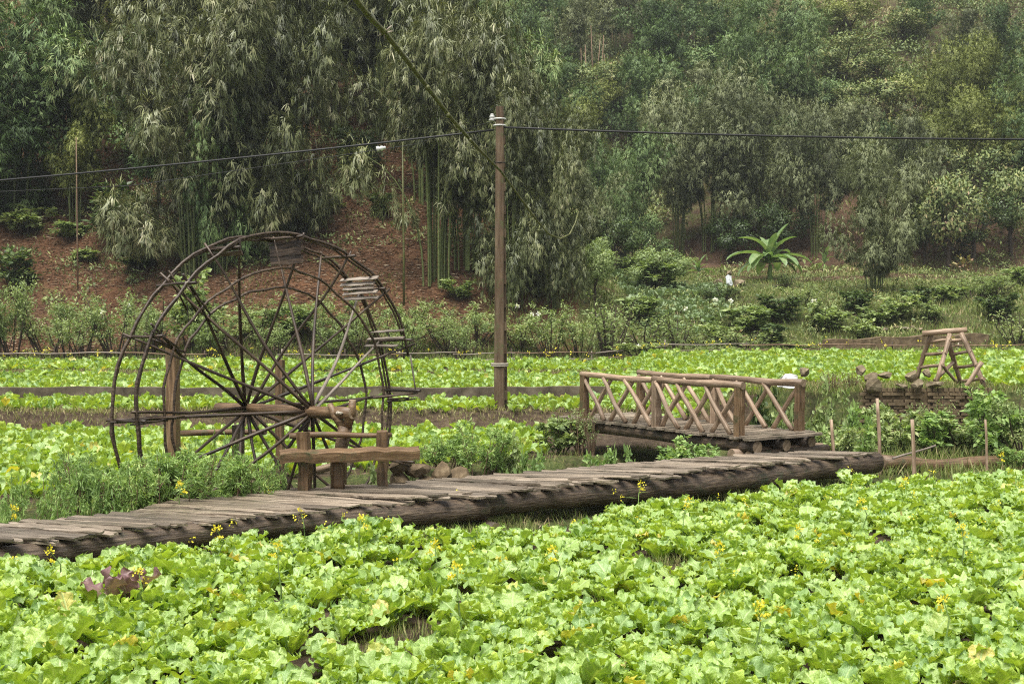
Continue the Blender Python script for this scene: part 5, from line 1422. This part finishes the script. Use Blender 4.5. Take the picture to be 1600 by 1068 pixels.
# ------------------------------------------------------------------ trees and dense broad-leaved bushes of the hills
def tree_template(seed, n=4200, leaf=(.16, .3)):
    r = np.random.default_rng(seed)
    blobs = [(np.array([r.uniform(-.32, .32), r.uniform(-.32, .32), r.uniform(.42, .9)]), r.uniform(.13, .25)) for _ in range(13)]
    P = []
    for c, rad in blobs:
        k = n // len(blobs)
        d = unit(r.normal(0, 1, (k, 3))); P.append(c + d * rad * r.uniform(.45, 1.08, (k, 1)) * np.array([1, 1, .8]))
    P = np.concatenate(P); k = len(P)
    dirs = unit(P - np.array([0, 0, .5])) + r.normal(0, .6, (k, 3)) + np.array([0, 0, -.35])
    bc = np.repeat(np.array([c for c, _ in blobs]), n // len(blobs), 0)
    nr = unit(r.normal(0, .25, (k, 3)) + np.array([0, 0, .45]) + 1.3 * unit(P - bc) + .4 * unit(P - np.array([0, 0, .5])))
    L = r.uniform(.03, .06, k)
    bt = np.repeat(r.normal(0, .12, len(blobs)), n // len(blobs))
    v, f, t = leaf_quads(P, dirs, nr, L, L * .5, np.clip(.5 + bt + r.normal(0, .17, k), 0, 1), .05)
    TV, TF, off = [], [], 0
    paths = [[(0, 0, 0), (.01, .02, .25), (.0, .0, .5)]] + [[(0, 0, .22 + .02 * i), tuple(c * .6 + np.array([0, 0, .12])), tuple(c)] for i, (c, _) in enumerate(blobs[:8])]
    for i, P3 in enumerate(paths):
        V, F, _ = tube_arrays(P3, [.03, .025, .015] if i == 0 else [.014, .009, .004], 5, False)
        TV += [tuple(q_) for q_ in V]; TF += [tuple(j + off for j in q_) for q_ in F]; off += len(V)
    return (v, f, t, nr), (np.array(TV), np.array(TF))
TT = [tree_template(60 + k) for k in range(4)]
TM = {}
def hill_tree(label, px, yb, yt, wpx, leaf, group='trees and tall bushes on the hills', y0=50.5):
    k = br.randrange(4)
    if (k, leaf) not in TM:
        (v, f, t, nr), (tv, tf) = TT[k]
        TM[(k, leaf)] = (fast_mesh('crown', v, f, M[leaf], tint=t, normals=nr), fast_mesh('trunk', tv, tf, M['twig']))
    g = ground(px, yb, y0); h = at(px, yt, g.y).z - g.z; w = wpx / F_PX * g.y
    o = thing('tree', (g.x, g.y, g.z - .1), label, 'tree', group)
    o.rotation_euler.z = br.uniform(0, 6.28); o.scale = (w, w, h)
    link('crown', TM[(k, leaf)][0], o); link('trunk', TM[(k, leaf)][1], o)
for a in [
    ('bushy green tree with layered sprays in front of the upper left bamboo', 110, 320, 90, 170, 'bamboo_green'),
    ('dark tree in the shaded hollow between wheel and pole bamboo', 565, 285, 195, 90, 'dark_shrub'),
    ('small tree behind the left bamboo at the slope edge', 250, 330, 190, 120, 'bamboo_green'),
    ('brownish bushy tree in the bare-stemmed thicket', 915, 185, 95, 110, 'brush'),
    ('second brownish tree in the bare-stemmed thicket', 960, 180, 105, 90, 'brush'),
    ('vine-draped green tree right of the weeping bamboo', 1480, 425, 270, 120, 'brush'),
    ('dark tree between weeping bamboo and vine-draped tree', 1445, 415, 290, 80, 'dark_shrub'),
    ('fresh green tree low on the right hill', 1520, 410, 310, 110, 'dark_shrub'),
    ('dark green tree at the right edge low on the hill', 1580, 400, 260, 120, 'brush'),
    ('bushy tree above the vine-draped tree', 1530, 330, 225, 120, 'brush'),
    ('dark tree behind the small waterfall', 1140, 410, 330, 90, 'dark_shrub'),
    ('dark bush tree in the hollow behind the banana plant', 1225, 400, 320, 90, 'dark_shrub'),
    ('olive tree upper centre of the right hill', 1320, 130, 60, 110, 'brush'),
    ('olive-brown tree on the open hillside', 1370, 150, 80, 110, 'brush'),
    ('greyish tree above the pale-topped bamboo', 1350, 200, 120, 110, 'brush'),
    ('yellowish bush tree beside the yellow-green bamboo', 1430, 190, 110, 110, 'bamboo_yellow'),
    ('round tree on the hillside left of the dark hilltop bamboo', 1120, 140, 60, 100, 'bamboo_green'),
    ('pale tree at the top edge of the open hillside', 1330, 60, 0, 100, 'bamboo_yellow'),
    ('brown scrubby tree at the top edge', 1410, 70, 10, 90, 'brush'),
    ('green tree under the hilltop bamboo', 1290, 190, 120, 90, 'bamboo_green'),
    ('tree on the hillside just below the cable, left of the weeping bamboo', 1130, 230, 150, 110, 'bamboo_green'),
    ('brushy tree in the gully behind the footbridge', 960, 420, 330, 90, 'dark_shrub'),
    ('tree in the gully beside the bamboo with bare culms', 1005, 420, 335, 80, 'bamboo_green'),
    ('round green tree at the foot of the gully', 1030, 455, 385, 100, 'shrub'),
    ('leafy tree standing left of the gully', 930, 470, 370, 80, 'shrub'),
]: hill_tree(*a)

# ------------------------------------------------------------------ banana plants and waterfall
def banana(label, px, yb, yt, n, seed, d=None):
    g = ground(px, yb, 52); r = random.Random(seed)
    H = at(px, yt, g.y).z - g.z
    o = thing('banana_plant', (g.x, g.y, g.z), label, 'banana plant')
    th = H * .30
    tube('trunk', [g - Vector((0, 0, .2)), g + Vector((0, 0, th * .6)), g + Vector((.03, 0, th))], [H * .045, H * .04, H * .03], M['stem'], o, 8)
    for k in range(n):
        az = k * 2.4 + r.uniform(-.3, .3); L = H * r.uniform(.5, .85); el0 = R(r.uniform(18, 86)) if k > 2 else R(86)
        V, F, T = [], [], []
        nv, p = 12, Vector((0, 0, th)); el = el0
        for i in range(nv + 1):
            t = i / nv
            w = L * .14 * (math.sin(math.pi * min(1, .06 + t * .94)) ** .55) if t > .12 else L * .01
            side = Vector((-math.sin(az), math.cos(az), 0))
            up = Vector((-math.cos(az) * math.sin(el), -math.sin(az) * math.sin(el), math.cos(el)))
            for s_ in (-1, 0, 1):
                V.append(tuple(p + side * s_ * w * r.uniform(.85, 1.05) + up * abs(s_) * w * .35)); T.append(r.uniform(.3, .8) + .25 * (s_ == 0))
            p = p + Vector((math.cos(az) * math.cos(el), math.sin(az) * math.cos(el), math.sin(el))) * L / nv
            el -= R(r.uniform(5, 10.5)) * (.5 if k <= 2 else 1)
        for i in range(nv):
            for j in (0, 1): F.append((i * 3 + j, i * 3 + j + 1, i * 3 + j + 4, i * 3 + j + 3))
        link('leaf', fast_mesh('leaf', np.array(V), np.array(F), M['banana'], tint=np.clip(T, 0, 1)), o)
banana('tall banana plant at the foot of the far bamboo', 1203, 442, 345, 26, 5)
banana('small banana plant beside the waterfall', 1091, 438, 396, 10, 6)
banana('small dark banana plant right of the tall one', 1288, 425, 385, 7, 7)
wf = ground(1137, 446, 60)
V, F = [], []
for i in range(9):
    t = i / 8
    for j in range(5):
        V.append((wf.x + (j / 4 - .5) * (.28 + .2 * t) + RNG.uniform(-.04, .04), wf.y - .25 - .35 * t - .1 * math.sin(j), wf.z + .6 - .6 * t + RNG.uniform(-.05, .05)))
for i in range(8):
    for j in range(4): F.append((i * 5 + j, i * 5 + j + 1, i * 5 + j + 6, i * 5 + j + 5))
o = link('waterfall', fast_mesh('waterfall', np.array(V), np.array(F), M['foam']))
tag(o, 'small white trickle of falling water left of the tall banana plant', kind='structure')
for k, (dx, dz, s_) in enumerate(((-.6, .15, .45), (.65, .1, .5), (.1, .72, .3))):
    o = link('stream_stone', rock_mesh('stream_stone', s_, s_, s_ * .8, M['stone'], 90 + k), None, Matrix.Translation((wf.x + dx, wf.y + .15, wf.z + dz)))
    tag(o, 'dark wet stone ' + ('left of', 'right of', 'above')[k] + ' the small waterfall', 'stone')

# ------------------------------------------------------------------ masses nobody could count
def brush_mass():
    r = np.random.default_rng(91)
    P, D, N, L, W, T = [], [], [], [], [], []
    def dome(x, y, rad, hgt, n, ts, l0):
        z = height(x, y)
        for i in range(len(x)):
            d = unit(r.normal(0, 1, (n, 3))); d[:, 2] = np.abs(d[:, 2])
            p = np.array([x[i], y[i], z[i] - .1]) + d * np.array([rad[i], rad[i], hgt[i]]) * r.uniform(.5, 1.1, (n, 1))
            P.append(p); D.append(d + r.normal(0, .6, (n, 3)) + np.array([0, 0, -.2])); N.append(d * 1.5 + r.normal(0, .3, (n, 3)) + np.array([0, 0, .5]))
            l = l0 * r.uniform(.6, 1.3, n); L.append(l); W.append(l * r.uniform(.25, .5, n)); T.append(np.clip(ts[i] + r.normal(0, .13, n), 0, 1))
    # far / right hill
    n = 3000
    y = r.uniform(82, 175, n); x = r.uniform(-.15, .48, n) * y
    kk = ~((x > 6) & (y < 100)) | (r.random(n) < .05); x, y = x[kk], y[kk]; n = len(x)
    zone = fbm(x * .06, y * .06, 33, 3)
    dome(x, y, r.uniform(.7, 2.2, n), r.uniform(.6, 2.2, n), 100, np.clip(.25 + 1.1 * (zone - .3) + r.normal(0, .13, n), .1, .95), .36)
    # left hill, above the bare slope
    n = 1300
    y = r.uniform(60, 110, n); x = r.uniform(-.47, .06, n) * y
    px = x / y * F_PX + 800; py = HOR - (height(x, y) - CAM_Z) / y * F_PX
    k = (~((px > 425) & (px < 640) & (py > 235)) & ~((px < 270) & (py > 345))) | (r.random(n) < .4)
    x, y = x[k], y[k]; n = len(x)
    dome(x, y, r.uniform(.3, 1.4, n), r.uniform(.12, .8, n) , 80, np.clip(r.normal(.36, .16, n), .05, .95), .2)
    # slope bottom and gully
    n = 900
    y = r.uniform(53, 90, n); x = np.where(r.random(n) < .5, r.uniform(.02, .46, n), r.uniform(-.45, .02, n)) * y
    k = ~((x < 0) & (y > 57)); x, y = x[k], y[k]; n = len(x)
    dome(x, y, r.uniform(.3, 1.0, n), r.uniform(.2, .75, n), 85, np.clip(r.normal(.5, .14, n), .1, .9), .17)
    v, f, t = leaf_quads(np.concatenate(P), np.concatenate(D), np.concatenate(N), np.concatenate(L), np.concatenate(W), np.concatenate(T), .04)
    tag(link('hillside_undergrowth', fast_mesh('hillside_undergrowth', v, f, M['brush'], tint=t, normals=np.concatenate(N))), 'tangled olive and brown undergrowth covering the hillsides', 'undergrowth', kind='stuff')
brush_mass()
def blades(name, x, y, h, w, tint, mat, label, cat, seed, flat=0.0, dz=0.0):
    r = np.random.default_rng(seed); n = len(x)
    z = height(x, y) + dz
    az = r.uniform(0, 6.28, n)
    d = np.stack([np.cos(az) * (.45 + flat), np.sin(az) * (.45 + flat), np.full(n, 1.0 - .95 * min(1, flat))], 1) + r.normal(0, .15, (n, 3))
    nr = r.normal(0, 1, (n, 3)) if not flat else r.normal(0, .35, (n, 3)) + np.array([0, 0, 1.0])
    v, f, t = leaf_quads(np.stack([x, y, z], 1), d, nr, h, w, tint)
    tag(link(name, fast_mesh(name, v, f, M[mat], tint=t, smooth=False)), label, cat, kind='stuff')
def grass_all():
    r = np.random.default_rng(55)
    X, Y, H, W, T = [], [], [], [], []
    def zone(x, y, h0, h1, w, tm, ts=.2):
        n = len(x); X.append(x); Y.append(y); H.append(r.uniform(h0, h1, n)); W.append(np.full(n, w) * r.uniform(.7, 1.3, n)); T.append(np.clip(r.normal(tm, ts, n), 0, 1))
    # along the boardwalk, both sides, and the ditch banks
    n = 15000; q = r.uniform(-4, 18, n); s = np.concatenate([r.uniform(-.55, .5, n // 4), r.uniform(1.2, 6.4, n - n // 4)])
    k = fbm(q * .8, s * .8, 44) > .36; q, s = q[k], s[k]
    zone(A0[0] + TD[0] * q + ND[0] * s, A0[1] + TD[1] * q + ND[1] * s, .06, .22, .012, .55, .25)
    # bare spots in the front field
    for c, rx, ry in BARE:
        n = int(900 * rx * 1.2); a = r.uniform(0, 6.28, n); k = np.sqrt(r.random(n))
        zone(c.x + np.cos(a) * k * rx, c.y + np.sin(a) * k * ry * 1.7, .05, .18, .008, .55, .25)
    # terrace edges between the beds
    for y0 in (29.45, 43.8):
        n = 11000; x = r.uniform(-22, 14, n); zone(x, y0 + r.normal(0, .25, n), .06, .22, .02, .84, .14)
    n = 5000; x = r.uniform(4, 15, n); zone(x, 27.3 + r.normal(0, .4, n), .1, .3, .02, .6, .25)
    n = 7000; x = r.uniform(5, 14, n); y = r.uniform(20.5, 26.8, n); zone(x, y, .1, .38, .018, .5, .25)
    # strip behind the fence and the rising terraces
    n = 60000; y = 50 + 38 * r.random(n) ** 1.25; x = r.uniform(-.02, .46, n) * y
    zone(x, y, .12, .42, .045, .52, .25)
    n = 9000; y = r.uniform(50, 54, n); x = r.uniform(-.46, .02, n) * y; zone(x, y, .12, .5, .04, .45, .25)
    n = 9000; y = r.uniform(53, 72, n); x = r.uniform(-.46, -.02, n) * y
    k = fbm(x * .5, y * .5, 47) > .56; zone(x[k], y[k], .1, .35, .04, .35, .2)
    # open hillside
    n = 14000; y = r.uniform(92, 170, n); x = r.uniform(-.05, .48, n) * y; zone(x, y, .3, .9, .11, .55, .28)
    blades('grass', np.concatenate(X), np.concatenate(Y), np.concatenate(H), np.concatenate(W), np.concatenate(T), 'grass', 'green and straw-coloured grass on banks, terraces and slopes', 'grass', 56)
grass_all()
def litter():
    r = np.random.default_rng(66)
    n = 46000; y = r.uniform(52.5, 80, n); x = r.uniform(-.47, .02, n) * y
    n2 = 6000; y2 = r.uniform(76, 92, n2); x2 = r.uniform(.16, .42, n2) * y2
    n3 = 2500; q = r.uniform(-3, 16, n3); s = r.uniform(-.5, 6, n3)
    x3, y3 = A0[0] + TD[0] * q + ND[0] * s, A0[1] + TD[1] * q + ND[1] * s
    x, y = np.concatenate([x, x2]), np.concatenate([y, y2])
    blades('leaf_litter', np.concatenate([x, x3]), np.concatenate([y, y3]), np.concatenate([np.where(x > 5, .5, 1.0) * r.uniform(.15, .45, len(x)), r.uniform(.06, .2, n3)]), np.concatenate([np.full(len(x), .055), np.full(n3, .015)]), np.clip(r.normal(.5, .22, len(x) + n3) - .25 * (np.concatenate([x, x3]) > 5), 0, 1), 'litter', 'dry brown bamboo leaves littering the red slopes', 'leaf litter', 67, flat=1.0, dz=.04)
litter()
# cabbage patch, yellow flowers by the fence, white blossoms
def cabbages():
    x, y, r = jitter_grid(6.0, 13.0, 56, 72, .6, 601)
    px = x / y * F_PX + 800
    k = (px > 945) & (px < 1135); x, y = x[k], y[k]
    w_, ro, s_, po, ti = plant_leaves(x, y, 9, .55, 602, 8, 0, 0.05)
    v, f, t, _ = stamp(LOW, w_, ro, s_, po, ti)
    tag(link('cabbage_patch', fast_mesh('cabbage_patch', v, f, M['cabbage'], tint=t)), 'pale blue-green cabbage patch on the terrace behind the shrub row', 'crop', kind='stuff')
cabbages()
def far_flowers():
    r = np.random.default_rng(71)
    n = 90
    x = r.uniform(-.42, .44, n); y = r.uniform(44.5, 49.8, n); x = x * y
    P = []
    for i in range(n):
        c = np.array([x[i], y[i], float(height(x[i], y[i])) + r.uniform(.5, .8)])
        P.append(c + r.normal(0, .04, (6, 3)))
    x2, y2 = fxs[rest], fys[rest]
    for i in r.choice(len(x2), 70, replace=False):
        c = np.array([x2[i], y2[i], float(height(x2[i], y2[i])) + r.uniform(.32, .46)])
        P.append(c + r.normal(0, .022, (9, 3)))
    P = np.concatenate(P); n = len(P)
    l = np.where(P[:, 1] > 30, .06, .025)
    v, f, t = leaf_quads(P, r.normal(0, 1, (n, 3)), r.normal(0, 1, (n, 3)), l, l * .8, r.random(n))
    tag(link('mustard_blossoms', fast_mesh('mustard_blossoms', v, f, M['flower'], tint=t, smooth=False)), 'scattered tiny yellow blossoms over the mustard beds', 'flowers', kind='stuff')
far_flowers()
for k, (px, py) in enumerate(((200, 476), (160, 488), (808, 478), (832, 491), (841, 490), (1071, 482), (997, 541), (975, 539), (1142, 470), (350, 476), (1118, 468), (1272, 470))):
    r = np.random.default_rng(800 + k)
    c = at(px, py, 51.2); n = 16
    d = unit(r.normal(0, 1, (n, 3)) + np.array([0, -.3, .3]))
    v, f, t = leaf_quads(d * .02, d, unit(r.normal(0, 1, (n, 3))), np.full(n, .11), np.full(n, .08), r.random(n))
    o = link('white_blossom', fast_mesh('white_blossom', v, f, M['white_flower'], tint=t, smooth=False), None, Matrix.Translation(c))
    tag(o, ORD[k] + ' white blossom among the shrubs behind the fence', 'flower', 'white blossoms in the shrub row')
# low earth walls of the far terraces
for k, (x0, x1, yb, h, lab) in enumerate(((1290, 1545, 550, .55, 'brown earth terrace wall behind the wooden trestle'), (1170, 1330, 556, .3, 'low earth step left of the terrace wall behind the trestle'))):
    g = ground(x0 + 20, yb, 48); d = g.y
    pts = []
    for i in range(24):
        px = x0 + (x1 - x0) * i / 23
        p = at(px, yb, d + .15 * math.sin(i)); pts.append(Vector((p.x, p.y, hz(p.x, p.y))))
    long_box('terrace_wall', pts, .5, -.3, h, M['brick'], lab, 'wall')
